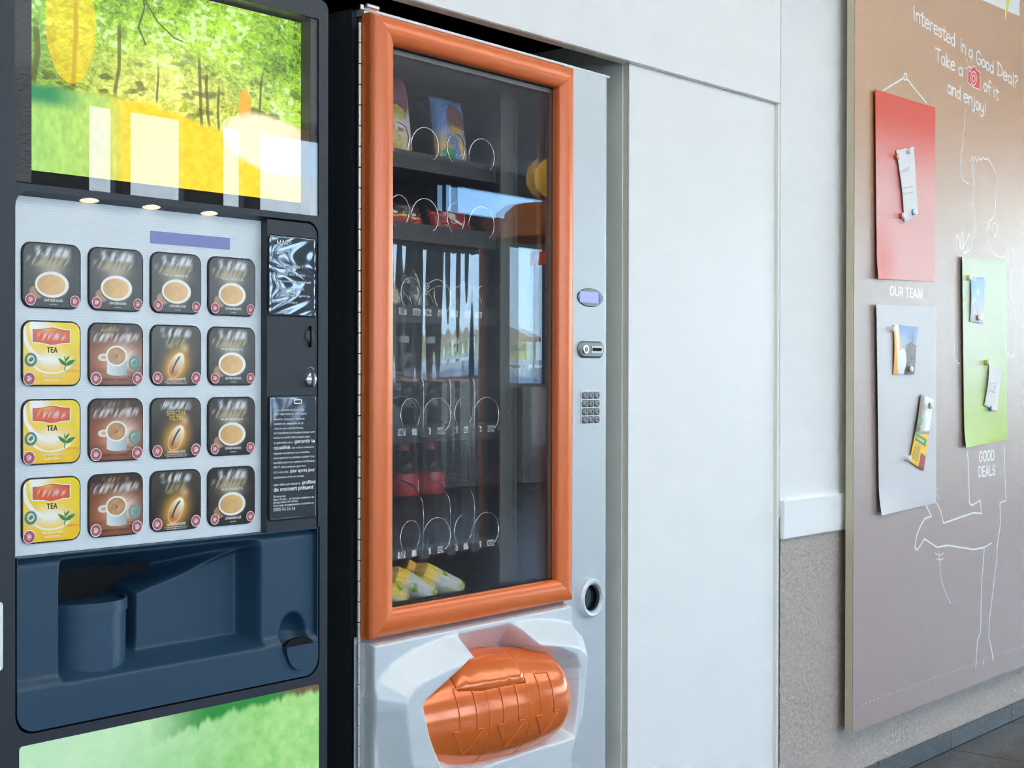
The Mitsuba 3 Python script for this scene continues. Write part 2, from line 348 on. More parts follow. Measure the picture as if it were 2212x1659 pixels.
# the printed faces of the selection buttons: kind = floor(uv.x / 2), uv in the unit square
def card_fn(p, n, uv):
    k = dr.floor(uv.x * .5); u, v = uv.x - 2 * k, uv.y
    def ell(cx, cy, rx, ry, s=.06): return smoothstep(1 + s, 1 - s, dr.square((u - cx) / rx) + dr.square((v - cy) / ry))
    def halo(cx, cy, rx, ry): return dr.exp(-(dr.square((u - cx) / rx) + dr.square((v - cy) / ry)))
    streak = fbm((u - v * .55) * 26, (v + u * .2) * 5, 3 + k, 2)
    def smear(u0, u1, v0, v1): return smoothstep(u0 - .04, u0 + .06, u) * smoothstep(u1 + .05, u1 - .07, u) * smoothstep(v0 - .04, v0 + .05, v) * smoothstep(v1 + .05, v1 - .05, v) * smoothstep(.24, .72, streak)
    # 0: espresso
    e = mix(mi.Color3f(.010, .012, .014), mi.Color3f(.07, .055, .035), halo(.42, .55, .4, .35))
    e = mix(e, mi.Color3f(.55, .48, .36), halo(.5, .62, .20, .13) * .75)
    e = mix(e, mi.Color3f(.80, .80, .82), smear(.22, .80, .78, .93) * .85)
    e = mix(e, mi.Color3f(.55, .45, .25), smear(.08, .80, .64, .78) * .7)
    e = mix(e, mi.Color3f(.42, .22, .11), ell(.24, .24, .12, .10, .3))
    e = mix(e, mi.Color3f(.10, .075, .05), ell(.5, .34, .29, .215))
    e = mix(e, mi.Color3f(.92, .88, .82), ell(.5, .365, .285, .20))
    cof = mix(mi.Color3f(.60, .30, .09), mi.Color3f(.90, .62, .26), dr.clip(.25 + 1.2 * (u - .3) + .3 * (fbm(u * 12, v * 12, 1, 2) - .5), 0, 1))
    e = mix(e, cof, ell(.49, .36, .238, .158))
    # 1: tea
    t = mix(mi.Color3f(.96, .57, .008), mi.Color3f(.97, .72, .015), dr.clip(v * 1.3, 0, 1))
    sw = dr.square((u - .46) / .42) + dr.square((v - .86) / .46)
    t = mix(t, mi.Color3f(1, .98, .88), smoothstep(1.25, 1.1, sw) * smoothstep(.80, .95, sw) * smoothstep(.75, .2, u))
    t = mix(t, mi.Color3f(1, .98, .9), smoothstep(.8, .5, sw) * smoothstep(.62, .95, v) * smoothstep(.62, .25, u))
    t = mix(t, mi.Color3f(1, .97, .86), halo(.48, .40, .26, .13))
    lo = dr.square((u - .5) / .32) + dr.square((v - .37) / .17)
    t = mix(t, mi.Color3f(1, .95, .75), smoothstep(.25, .05, dr.abs(lo - 1)) * smoothstep(.38, .26, v))
    t = mix(t, mi.Color3f(.93, .42, .01), ell(.86, .235, .13, .022, .5) * .85)
    pl_h = .095 + .035 * dr.exp(-dr.square((u - .5) / .14))
    def plaque(g): return smoothstep(.31 + g, .30 + g, dr.abs(u - .49)) * smoothstep(pl_h + g, pl_h + g - .012, dr.abs(v - .765))
    t = mix(t, mi.Color3f(.92, .90, .86), plaque(.022)); t = mix(t, mi.Color3f(.45, .03, .02), plaque(.008))
    red = mix(mi.Color3f(.80, .10, .02), mi.Color3f(.93, .42, .04), halo(.40, .87, .16, .05))
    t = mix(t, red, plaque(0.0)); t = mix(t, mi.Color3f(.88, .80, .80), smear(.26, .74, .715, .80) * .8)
    # 2: chocolate drink
    c = mix(mi.Color3f(.18, .035, .010), mi.Color3f(.035, .012, .008), smoothstep(.55, .95, v))
    ang = dr.atan2(v - .42, u - .5)
    c = mix(c, mi.Color3f(.75, .30, .12), halo(.5, .40, .34, .26) * .9)
    c = mix(c, mi.Color3f(.98, .82, .70), halo(.62, .44, .22, .20) * (.6 + .4 * noise(ang * 9)))
    c = mix(c, mi.Color3f(.10, .02, .01), smoothstep(.5, .7, fbm(u * 4 + v * 6, v * 22, 4, 2)) * smoothstep(.32, .1, v) * .7)
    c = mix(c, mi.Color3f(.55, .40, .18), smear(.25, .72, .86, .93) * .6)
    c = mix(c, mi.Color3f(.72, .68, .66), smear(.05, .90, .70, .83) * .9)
    c = mix(c, mi.Color3f(.72, .76, .78), ell(.27, .45, .105, .060)); c = mix(c, mi.Color3f(.75, .38, .2), ell(.275, .45, .055, .026))
    body = smoothstep(.185, .175, dr.abs(u - .51 + .02 * (.5 - v))) * smoothstep(.19, .20, v) * smoothstep(.46, .45, v)
    c = mix(c, mix(mi.Color3f(.75, .80, .82), mi.Color3f(.42, .48, .50), dr.clip((u - .36) / .3, 0, 1)), body)
    c = mix(c, mix(mi.Color3f(.75, .80, .82), mi.Color3f(.42, .48, .50), dr.clip((u - .36) / .3, 0, 1)), ell(.518, .20, .172, .040)); c = mix(c, mi.Color3f(.88, .88, .86), ell(.50, .475, .195, .165))
    c = mix(c, mix(mi.Color3f(.42, .20, .08), mi.Color3f(.66, .40, .20), fbm(u * 9, v * 9, 2, 2)), ell(.50, .475, .165, .138))
    c = mix(c, mi.Color3f(.16, .05, .02), (ell(.49, .49, .012, .016) + ell(.515, .475, .012, .012) + ell(.50, .455, .010, .012)) * .9)
    # 3: glowing bean
    b = mix(mi.Color3f(.012, .010, .010), mi.Color3f(.05, .04, .03), smoothstep(.2, .9, v))
    su, sv = (u - .5) * .87 - (v - .34) * .5, (u - .5) * .5 + (v - .34) * .87
    glow = dr.exp(-(dr.square(su / .18) + dr.square(sv / .24)))
    b = mix(b, mi.Color3f(.95, .48, .06), dr.clip(glow * 1.25, 0, 1))
    b = mix(b, mi.Color3f(.95, .60, .35), halo(.66, .62, .07, .08) * .6)
    b = mix(b, mi.Color3f(.9, .5, .2), smoothstep(1.1, .9, dr.square(su / .135) + dr.square(sv / .235)))
    b = mix(b, mix(mi.Color3f(.55, .22, .05), mi.Color3f(1.0, .93, .72), dr.clip(.45 + sv * 3.2, 0, 1)), smoothstep(1.05, .9, dr.square(su / .120) + dr.square(sv / .220)))
    b = mix(b, mi.Color3f(.10, .025, .01), smoothstep(.022, .010, dr.abs(su + .03 - .8 * dr.square(sv))) * smoothstep(.18, .14, dr.abs(sv)))
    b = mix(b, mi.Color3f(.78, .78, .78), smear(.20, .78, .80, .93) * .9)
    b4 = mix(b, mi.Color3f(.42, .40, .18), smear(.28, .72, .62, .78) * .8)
    # 4: the same, brighter rose glow and no clear words (bottom row)
    r = mix(b4, mi.Color3f(b4.x * .95, b4.y * .80 + b4.x * .12, b4.z * .5 + b4.x * .35), .9)
    return dr.select(k < .5, e, dr.select(k < 1.5, t, dr.select(k < 2.5, c, dr.select(k < 3.5, b, dr.select(k < 4.5, b4, r)))))
M['card_print'] = pr(mikit.proc(card_fn), .22, spec=.7, clearcoat=.6, clearcoat_gloss=.97)

def board_fn(p, n, uv):
    v = p.z; g = fbm(p.x * 260, 0, p.z * 260, 2)
    col = mix(mi.Color3f(.42, .31, .285), mi.Color3f(.60, .31, .145), smoothstep(1.3, 2.0, v))
    return col * (.94 + .12 * g)
def glossy(c, a, ior=1.5): return {'type': 'twosided', 'b': {'type': 'roughplastic', 'alpha': a, 'int_ior': ior, 'nonlinear': False, 'diffuse_reflectance': mikit.proc(c) if callable(c) else {'type': 'rgb', 'value': list(c)}}}
M['board_print'] = glossy(board_fn, .15, 1.75)
def red_sheen_fn(p, n, uv): return mix(mi.Color3f(.86, .065, .018), mi.Color3f(.85, .40, .38), smoothstep(.92, .48, uv.y) * (1 - .6 * dr.exp(-(dr.square((uv.x - .1) / .2) + dr.square((uv.y - .08) / .2)))))  # the fade to pink paints the window reflection into the sheet
M['red_sheet'] = glossy(red_sheen_fn, .17, 1.36)
def lime_sheen_fn(p, n, uv): return mix(mi.Color3f(.50, .68, .12), mi.Color3f(.66, .75, .56), smoothstep(.0, .62, uv.y))  # paler towards the top: window reflection painted into the green
M['lime_sheet'] = glossy(lime_sheen_fn, .17, 1.36)
M['white_sheet'] = glossy((.66, .645, .68), .17, 1.36)
M['white_drawing'] = glossy((.90, .90, .92), .15, 1.9)
M['paper'] = pr((.80, .80, .80), .7)
def leaflet_fn(p, n, uv):
    k = dr.floor(uv.x * .5); u, v = uv.x - 2 * k, uv.y
    # 0: leaflet with a street photo above a yellow panel
    st = mix(mi.Color3f(.20, .11, .07), mi.Color3f(.55, .60, .60), smoothstep(.25, .6, u + .2 * fbm(u * 9, v * 20, 1, 3)))
    st = mix(st, mi.Color3f(.88, .90, .90), smoothstep(.05, .25, u - .9 + v * .55 + .2 * fbm(u * 6, v * 6, 2, 2)))
    st = mix(st, mi.Color3f(.30, .31, .27), smoothstep(.52, .48, v + .12 * (.5 - u))); st = mix(st, mi.Color3f(.08, .33, .06), smoothstep(.17, .15, dr.abs(u - .22)) * smoothstep(.05, .04, dr.abs(v - .62)))
    ye = mix(mi.Color3f(.90, .55, .01), mi.Color3f(.10, .30, .04), smoothstep(.42, .41, dr.abs(u - .48)) * smoothstep(.055, .05, dr.abs(v - .375)))
    ye = mix(ye, mi.Color3f(.80, .80, .70), smoothstep(.3, .28, dr.abs(u - .42)) * smoothstep(.02, .015, dr.abs(v - .375)) * smoothstep(.4, .5, noise(u * 40, v * 10)))
    ye = mix(ye, mi.Color3f(.40, .04, .05), smoothstep(.62, .64, u) * smoothstep(.21, .20, v)); ye = mix(ye, mi.Color3f(.35, .25, .05), smoothstep(.55, .53, u) * smoothstep(.08, .10, u) * smoothstep(.29, .28, v) * smoothstep(.05, .06, v) * smoothstep(.70, .78, dr.abs(dr.sin(v * 105))))
    a = mix(st, ye, smoothstep(.465, .455, v + .10 * (.5 - u)))
    # 1: postcard of a dark gothic tower against the sky
    sky = mix(mi.Color3f(.62, .68, .76), mi.Color3f(.16, .32, .60), dr.clip(v * 1.3 - .2 + .5 * (fbm(u * 5, v * 7, 3, 3) - .5), 0, 1))
    roof = .62 + .9 * (u - .55)
    tower = smoothstep(.50, .54, u + .04 * v) * smoothstep(.0, .015, .70 - v - .35 * dr.abs(u - .75))
    sp = mi.Float(0)
    for c, h, w in ((.70, .93, .030), (.80, .97, .032), (.90, .86, .03), (.60, .62, .02), (.53, .60, .015)):
        sp = dr.maximum(sp, smoothstep(w, w * .6, dr.abs(u - c) * (1 + 3 * smoothstep(h - .3, h, v))) * smoothstep(h, h - .02, v))
    st1 = mix(mi.Color3f(.10, .09, .10), mi.Color3f(.30, .25, .24), smoothstep(.5, .7, noise(u * 40, v * 34)))
    q = mix(sky, st1, dr.clip(tower + sp, 0, 1))
    q = mix(q, mi.Color3f(.90, .45, .06), smoothstep(.30, .28, u + .16 * dr.square(v - .5) * 2)); q = mix(q, mi.Color3f(.85, .80, .74), smoothstep(.07, .06, dr.abs(u - .17 + .1 * (v - .5))) * smoothstep(.35, .45, v))
    q = mix(q, mi.Color3f(.82, .85, .88), smoothstep(1.05, .95, dr.square((u - .36) / .21) + dr.square((v - .27) / .26)))
    # 2: sky photo card
    w_ = mix(mi.Color3f(.62, .50, .55), mi.Color3f(.28, .48, .70), smoothstep(.0, .75, v)); w_ = mix(w_, mi.Color3f(.62, .72, .80), smoothstep(.42, .7, fbm(u * 4, v * 6, 5, 3)) * .7)
    return dr.select(k < .5, a, dr.select(k < 1.5, q, w_))
M['leaflet_print'] = pr(mikit.proc(leaflet_fn), .4)

def bag_fn(p, n, uv):
    k = dr.floor(uv.x * .5); u, v = uv.x - 2 * k, uv.y
    def ell(cx, cy, rx, ry, s=.08): return smoothstep(1 + s, 1 - s, dr.square((u - cx) / rx) + dr.square((v - cy) / ry))
    a = mix(mi.Color3f(.80, .26, .36), mi.Color3f(.90, .76, .74), smoothstep(.30, .5, u) * smoothstep(.9, .6, v))
    a = mix(a, mi.Color3f(.72, .58, .12), smoothstep(.25, .65, fbm(u * 4, v * 4, 1, 2)) * smoothstep(.5, .2, v)); a = mix(a, mi.Color3f(.60, .45, .20), ell(.52, .70, .42, .25)); a = mix(a, mi.Color3f(.38, .10, .13), ell(.52, .72, .38, .21)); a = mix(a, mi.Color3f(.80, .62, .10), ell(.5, .55, .25, .09))
    b = mix(mi.Color3f(.08, .22, .60), mi.Color3f(.30, .46, .75), fbm(u * 4, v * 5, 2, 2)); b = mix(b, mi.Color3f(.75, .48, .12), smoothstep(.45, .6, fbm(u * 5, v * 5, 7, 2)) * smoothstep(.55, .3, v)); b = mix(b, mi.Color3f(.30, .11, .10), ell(.58, .68, .30, .22)); b = mix(b, mi.Color3f(.80, .50, .08), ell(.56, .52, .22, .08)); b = mix(b, mi.Color3f(.06, .35, .12), ell(.3, .16, .22, .10))
    c = mix(mi.Color3f(.55, .09, .20), mi.Color3f(.70, .30, .42), fbm(u * 5, v * 6, 3, 2)); c = mix(c, mi.Color3f(.62, .72, .10), smoothstep(.48, .60, noise(u * 14, v * 5)) * smoothstep(.66, .68, v) * smoothstep(.86, .84, v)); c = mix(c, mi.Color3f(.72, .68, .72), smoothstep(.60, .52, v)); c = mix(c, mi.Color3f(.06, .03, .02), smoothstep(.34, .28, v))
    d = mi.Color3f(.42, .015, .015) * (.6 + .7 * fbm(u * 5, v * 5, 4, 2)); d = mix(d, mi.Color3f(.05, .03, .02), smoothstep(.45, .6, v)); d = mix(d, mi.Color3f(.80, .55, .03), smoothstep(.045, .03, dr.abs(v - .45 + .05 * dr.sin(u * 9)))); d = mix(d, mi.Color3f(.75, .78, .75), smoothstep(.56, .62, noise(u * 18, v * 8)) * smoothstep(.62, .58, v) * smoothstep(.48, .52, v))
    f = mi.Color3f(.36, .012, .012) * (.55 + .8 * fbm(u * 6, v * 6, 5, 2)); f = mix(f, mi.Color3f(.75, .72, .62), smoothstep(.60, .66, noise(u * 9 + v * 9, (u - v) * 4 + 2)) * ell(.42, .5, .32, .3, .4))
    g = mix(mi.Color3f(.45, .16, .03), mi.Color3f(.85, .62, .05), smoothstep(.45, .55, noise(u * 3, v * 9))); g = mix(g, mi.Color3f(.80, .70, .55), ell(.5, .25, .36, .16))
    h = mix(mi.Color3f(.05, .06, .05), mi.Color3f(.70, .74, .72), smoothstep(.52, .58, noise(u * 5, v * 6))); h = mix(h, mi.Color3f(.20, .32, .12), ell(.5, .18, .5, .16))
    return dr.select(k < .5, a, dr.select(k < 1.5, b, dr.select(k < 2.5, c, dr.select(k < 3.5, d, dr.select(k < 4.5, f, dr.select(k < 5.5, g, h))))))
M['snack_bag'] = pr(mikit.proc(bag_fn), .28, spec=.6, clearcoat=.7)
def cola_label_fn(p, n, uv):
    u, v = uv.x, uv.y
    return mix(mix(mi.Color3f(.55, .02, .02), mi.Color3f(.75, .45, .45), smoothstep(.35, .0, dr.abs(u - .55) + dr.abs(v - .5) * .5)), mi.Color3f(.85, .85, .85), smoothstep(.05, .04, dr.abs(u - .30)) * smoothstep(.3, .4, dr.abs(dr.sin(v * 60))) * smoothstep(.3, .25, dr.abs(v - .4)))
M['cola_label'] = pr(mikit.proc(cola_label_fn), .3)
def tea_label_fn(p, n, uv):
    u, v = uv.x, uv.y
    c = mi.Color3f(.55, .60, .58)
    leaf = smoothstep(.50, .58, fbm(u * 7 + 3, v * 4, 4, 2)) * smoothstep(.70, .5, v)
    c = mix(c, mix(mi.Color3f(.08, .30, .03), mi.Color3f(.40, .62, .08), noise(u * 20, v * 12)), leaf)
    c = mix(c, mi.Color3f(.85, .55, .03), smoothstep(.72, .80, v)); c = mix(c, mi.Color3f(.85, .60, .05), smoothstep(.62, .7, fbm(u * 9, v * 5, 8, 2)) * .8)
    bars = smoothstep(.0, .2, dr.sin(u * 420)) * smoothstep(.045, .043, dr.abs(u - .55)) * smoothstep(.17, .165, dr.abs(v - .38))
    lines = smoothstep(.2, .5, dr.sin(v * 150)) * smoothstep(.05, .048, dr.abs(u - .66)) * smoothstep(.25, .24, dr.abs(v - .45)) * smoothstep(.35, .5, noise(u * 300, v * 60))
    return mix(c, mi.Color3f(.03, .05, .04), dr.clip(bars + lines, 0, 1))
M['tea_label'] = pr(mikit.proc(tea_label_fn), .25, clearcoat=.6)
def roof_fn(p, n, uv): return mix(mi.Color3f(.42, .14, .06), mi.Color3f(.60, .26, .12), cell_rand(p.x * 4, p.y * 3, p.z * 5))
M['roof_tile'] = pr(mikit.proc(roof_fn), .8)
#---STRUCTURE---
# ---------------------------------------------------------------- the room
X0, X1, Y0, CEIL = -4.0, 16.0, -6.0, 3.4
struct('floor', cbox(X0, X1, Y0 - .2, DW + 1.0, -.06, -.0035), 'floor_tile')
TW = .4965
for i in range(-3, 5):
    for j in range(4):
        u0, y1 = 4.434 + i * TW, DW - .004 - j * TW
        obj('tile', cbox(u0 + .0015, u0 + TW - .0015, y1 - TW + .0015, y1 - .0015, -.0035, 0, .001), 'floor_tile', 'floor', smooth=False)
struct('ceiling', cbox(X0, X1, Y0 - .2, DW + 1.0, CEIL, CEIL + .1), 'ceiling_white')
WALL_U = 3.3877
struct('wall_back', [cbox(WALL_U, X1, DW, DW + .3, .80, CEIL), cbox(X0, .96, DW, DW + .3, 0, CEIL)], 'plaster_white', smooth=False)
def dado_fn(u, z):
    import meshkit
    q = np.stack([u * 1, z * 1.15, u * 0], -1)
    return -.0018 + .0055 * (meshkit.fbm(q * 130, 3, 5) - .5) + .0020 * (meshkit.noise(q * 330, 9) - .5)
DADO_U = 5.9
dm = trimesh.util.concatenate([heightfield(WALL_U, DADO_U, .0, .760, .0034, dado_fn, .0010), cbox(DADO_U, X1, -.0014, .01, 0, .80), cbox(WALL_U, DADO_U, .0012, .05, -.003, .80)])
obj('dado', dm, 'plaster_taupe', 'wall_back', FW, smooth=40, label='taupe textured plaster below the rail')
struct('wall_left', cbox(X0 - .2, X0, Y0, DW, 0, CEIL), 'white_paint', smooth=False)
struct('trim_1', cbox(WALL_U, X1 - .02, -.013, 0, .7446, .845, .0025), 'white_trim', FW, smooth=False, label='white rail between the plaster fields')
struct('baseboard_back', cbox(WALL_U, X1, -.004, 0, 0, .055), 'grout', FW, smooth=False)
for i in range(-2, 7):
    u0 = max(4.434 + i * TW, WALL_U)
    obj('tile', cbox(u0 + .0012, 4.434 + (i + 1) * TW - .0012, -.0115, -.0035, .001, .0565 + .001 * (i % 2), .001), 'skirting_tile', 'baseboard_back', FW, smooth=False)

# the white cladding with the niche of the two machines
tag('wall_niche', 'white laminate cladding with the dark machine niche', kind='structure'); used.add('wall_niche')
HB = 1.8735
PL0, PL1, HR = FW.at(1358, 800, .012)[0], FW.at(1672, 800, .012)[0], WALL_U - .0022
obj('header_panel', cbox(.90, HR, 0, .004, HB + .001, CEIL - .002, .001), 'white_laminate', 'wall_niche', FW, smooth=False)
obj('header_core', cbox(.90, HR - .001, .004, .030, HB, CEIL - .002), 'edge_beige', 'wall_niche', FW, smooth=False, label='beige edge of the header')
obj('side_panel', cbox(PL0, PL1, .012, .015, .001, HB - .0005, .001), 'white_laminate', 'wall_niche', FW, smooth=False)
obj('side_core', cbox(PL0 + .0005, PL1 - .001, .015, .030, .001, HB - .0005), 'edge_beige', 'wall_niche', FW, smooth=False)
obj('filler_strip', cbox(PL1 + .0005, WALL_U - .0003, .0025, .06, .001, HB - .001), 'jamb_grey', 'wall_niche', FW, smooth=False)
obj('jamb', [cbox(PL0 - .002, 2.79, .030, .90, 0, HB + .06)], 'jamb_grey', 'wall_niche', FW, smooth=False, label='grey side of the niche')
obj('niche_lining', [cbox(.90, 2.79, .90, .93, 0, 2.4), cbox(.90, 2.79, .03, .93, 2.4, 2.43), cbox(.88, .90, .03, .93, 0, 2.43), cbox(2.79, 2.81, .06, .93, HB + .06, 2.43)], 'niche_dark', 'wall_niche', FW, smooth=False, label='black inside of the niche')

# the glazed front opposite and the glazed end
SILL, HEAD = .82, 3.1
struct('wall_front', [cbox(X0, X1, Y0 - .15, Y0, 0, SILL), cbox(13.0, 13.66, Y0 - .15, Y0, SILL, 1.04)], 'slate_wall', smooth=False)
struct('wall_right', [cbox(X1, X1 + .15, Y0, DW, 0, SILL), cbox(X1, X1 + .15, Y0, DW, HEAD, CEIL), cbox(X1, X1 + .15, .9, DW, SILL, HEAD)], 'white_paint', smooth=False)
def window(n, a, b, axis):
    k = f'window_{n}'; used.add(k); tag(k, 'tall shopfront window facing the machines' if axis == 0 else 'tall window at the end of the room', kind='structure')
    SILL, HEAD = (1.04, 2.66) if a == 13.0 else (.82, 3.32) if 6 < a < 9 and axis == 0 else (.82, 3.1)
    def put(p0, p1, z0, z1):
        return cbox(p0, p1, Y0 - .10, Y0 - .03, z0, z1) if axis == 0 else cbox(X1 + .03, X1 + .10, p0, p1, z0, z1)
    obj('frame', [put(a, a + .05, SILL, HEAD), put(b - .05, b, SILL, HEAD), put(a, b, SILL, SILL + .05), put(a, b, HEAD - .05, HEAD)], 'window_frame', k, smooth=False)
    y = Y0 - .065
    q = np.array([[a + .05, y, SILL + .05], [b - .05, y, SILL + .05], [b - .05, y, HEAD - .05], [a + .05, y, HEAD - .05]]) if axis == 0 else np.array([[X1 + .065, a + .05, SILL + .05], [X1 + .065, b - .05, SILL + .05], [X1 + .065, b - .05, HEAD - .05], [X1 + .065, a + .05, HEAD - .05]])
    obj('pane', trimesh.Trimesh(q, [[0, 1, 2], [0, 2, 3]], process=False), 'sky_dimming_pane' if a == 13.0 else 'clear_pane', k, smooth=False)
SPANS = ((-3.7, -1.9), (-1.7, 0.0), (.2, 1.9), (2.1, 3.8), (4.0, 5.9), (6.62, 6.96), (7.0, 7.62), (7.93, 8.25), (8.33, 9.35), (13.0, 13.66), (14.0, 15.7))  # the first five are unseen, added to let in more front light
for i, (a, b) in enumerate(SPANS): window(i + 1, a, b, 0)
CLERE = (11.75, 13.70, 2.86, 3.20)
for i in range(4): window(len(SPANS) + 1 + i, Y0 + 6.9 / 4 * i, Y0 + 6.9 / 4 * (i + 1), 1)
k = f'window_{len(SPANS) + 5}'; used.add(k); tag(k, 'low strip window under the ceiling', kind='structure')
obj('frame', [cbox(CLERE[0], CLERE[1], Y0 - .10, Y0 - .03, z, z + .03) for z in (CLERE[2], CLERE[3] - .03)] + [cbox(x, x + .03, Y0 - .10, Y0 - .03, CLERE[2], CLERE[3]) for x in (CLERE[0], 11.95, CLERE[1] - .03)], 'window_frame', k, smooth=False)
obj('pane', trimesh.Trimesh([[CLERE[0], Y0 - .065, CLERE[2]], [CLERE[1], Y0 - .065, CLERE[2]], [CLERE[1], Y0 - .065, CLERE[3]], [CLERE[0], Y0 - .065, CLERE[3]]], [[0, 1, 2], [0, 2, 3]], process=False), 'sky_dimming_pane', k, smooth=False)
piers = [X0] + [x for sp in SPANS for x in sp] + [X1]
for a, b in zip(piers[::2], piers[1::2]):
    if abs(b - 13.0) < .01:      # the pier beside the strip window
        m = [cbox(a, CLERE[0], Y0 - .15, Y0, SILL, CEIL), cbox(CLERE[0], b, Y0 - .15, Y0, SILL, CLERE[2]), cbox(CLERE[0], CLERE[1], Y0 - .15, Y0, CLERE[3], CEIL), cbox(b, CLERE[1], Y0 - .15, Y0, 2.66, CLERE[2])]
    else: m = [cbox(a, b, Y0 - .15, Y0, SILL, CEIL)]
    obj('pier', m, 'slate_wall', 'wall_front', smooth=False)
for a, b in SPANS:
    if a != 13.0: obj('lintel', cbox(a, b, Y0 - .15, Y0, 3.32 if 6 < a < 9 else HEAD, CEIL), 'slate_wall', 'wall_front', smooth=False)
struct('ground_outside', cbox(-70, 90, -110, Y0 - .16, -.25, -.15), 'asphalt', smooth=False, label='paved street outside the windows')

#---MACHINE1---
# ================================================================ the coffee machine
CM = thing('coffee_vending_machine', 'dark coffee vending machine at the left with sixteen drink buttons and a lit woodland picture', 'vending machine')
P1 = lambda *a, **k: obj(a[0], a[1], a[2], a[3] if len(a) > 3 else CM, F1, **k)
UL, UR = 1.035, 1.789
outer = rrect(UL, UR, .04, 1.824, .016)
disp = rrect(1.1765, 1.767, 1.4445, 1.790, .004)
opening = union_all([rrect(1.1772, 1.7665, .80, 1.4345, .024), sbox(1.1772, .80, 1.7665, 1.2)])
tray_hole = union_all([rrect(1.1775, 1.7705, .641, .9015, .030), sbox(1.1775, .75, 1.7705, .9015)])
P1('cabinet', [cbox(UL + .004, UR - .004, .17, .76, .03, 1.818), cbox(UL + .05, UR - .05, .14, .70, 0, .03)], 'cabinet_dark', smooth=False)
door = prism(outer.difference(disp).difference(opening).difference(tray_hole), 0, .17)
P1('door', door, 'bezel_dark', smooth=False, label='dark textured front frame')
rim = LineString(list(outer.exterior.coords)).buffer(.004)
# lit picture behind glass
GL = F1.at
pic_v = .030
i_tl, i_br = GL(67, 0, pic_v), GL(668, 427, pic_v)
pz0, pz1, pu0, pu1 = GL(67, 367, pic_v)[1], GL(667, 54, pic_v)[1], GL(67, 100, pic_v)[0], GL(668, 200, pic_v)[0]
pic = prism(sbox(pu0, pz0, pu1, pz1), pic_v, pic_v + .003)
EM = 2.0 ** -exposure
def forest_emit(p, n, uv): return forest_fn(p, n, uv) * (1.0 * EM)
def forest_col(p, n, uv): return forest_fn(p, n, uv) * .45
M['forest_print'] = pr(mikit.proc(forest_col), .4)
k = P1('lit_picture', pic, 'forest_print', uv=print_uv(pic, pu0, pu1, pz0, pz1), label='backlit picture of sunny green woodland', emitter={'type': 'area', 'radiance': mikit.proc(forest_emit)})
P1('picture_tray', cbox(1.17, 1.772, pic_v + .004, .09, 1.44, 1.795), 'pitch_black', smooth=False)
P1('picture_post', cbox(1.1765, GL(67, 200, .006)[0], .004, .029, 1.446, 1.790, .001), 'grain_black', smooth=False, label='black grained strip beside the picture')
P1('picture_post', cbox(GL(668, 200, .006)[0], 1.767, .004, .029, 1.446, 1.790, .001), 'grain_black', smooth=False, label='narrow black grained strip beside the picture')
P1('picture_glass', cbox(1.1775, 1.766, .0015, .0035, 1.4455, 1.789), 'gloss_face', smooth=False)
# selection panel
SV = .018
spanel = sbox(1.174, .9005, 1.663, 1.4325)
SP = P1('selection_panel', prism(spanel, SV, SV + .01), 'selection_plastic', smooth=False, label='ribbed pale grey panel that carries the buttons')
lc0, lc1, lc2 = GL(325, 508, SV), GL(496, 522, SV), GL(496, 533, SV)
P1('screen', prism(sbox(lc0[0], lc2[1] - .005, lc1[0], lc1[1] + .006), SV - .001, SV), 'lcd_blue', SP, smooth=False, label='violet blue strip display')
# underside with three lamps
P1('light_cove', hullpts([(u, v, z) for u in (1.1774, 1.7663) for v, z in ((.0005, 1.4343), (.0005, 1.445), (.0179, 1.445), (.0179, 1.4285))]), 'bezel_dark', smooth=False)
for x, y in ((193, 437), (327, 450), (452, 462)):
    c = GL(x, y, .009)
    def lens(r0, z0, z1):
        m = lathe([(0, z0), (r0, z0), (r0, z1), (0, z1)], 32); m.apply_transform(np.diag([1, .52, 1, 1]))
        return turn(m, [1, 0, 0], -17.5).apply_translation((c[0], .0092, 1.4313))
    L = P1('lamp', lens(.0170, -.0006, .002), 'chrome', smooth=40, label='oval warm spotlight under the picture')
    P1('lens', lens(.0158, -.0011, -.0005), 'white_print', L, smooth=False, emitter={'type': 'area', 'radiance': {'type': 'rgb', 'value': [.95 * EM, .62 * EM, .33 * EM]}})
# sixteen buttons
cx = [(GL(a, 800, SV)[0] + GL(b, 800, SV)[0]) / 2 for a, b in ((45, 172), (190, 306), (323, 432), (447, 549))]
rows = [(GL(498, a, SV)[1] + GL(498, b, SV)[1]) / 2 for a, b in ((558, 681), (709, 830), (859, 982), (1008, 1134))]
BW, BH = .0500, .0487
mugs = None
def badge(parent, u, z, v, r):
    b = P1('badge', disc(u, z, r, v - .0008, v, 24), 'pink_badge', parent, smooth=False, label='round pink mug symbol')
    mug = union_all([sbox(-.42, -.45, .22, .45), Point(.25, .05).buffer(.26, quad_segs=4).difference(Point(.25, .05).buffer(.14, quad_segs=4))]).difference(sbox(-.30, -.33, .10, .33)).union(sbox(-.2, -.22, .02, .14))
    mug = affinity.translate(affinity.scale(mug, r * .9, r * .9, origin=(0, 0)), u, z)
    ring = Point(u, z).buffer(r * 1.12, quad_segs=6).difference(Point(u, z).buffer(r, quad_segs=6))
    P1('badge_print', prism(union_all([mug, ring]), v - .0011, v - .0007), 'white_print', parent, smooth=False)
KINDS = {'e': 0, 't': 1, 'c': 2, 'b': 3}
TEAG = None
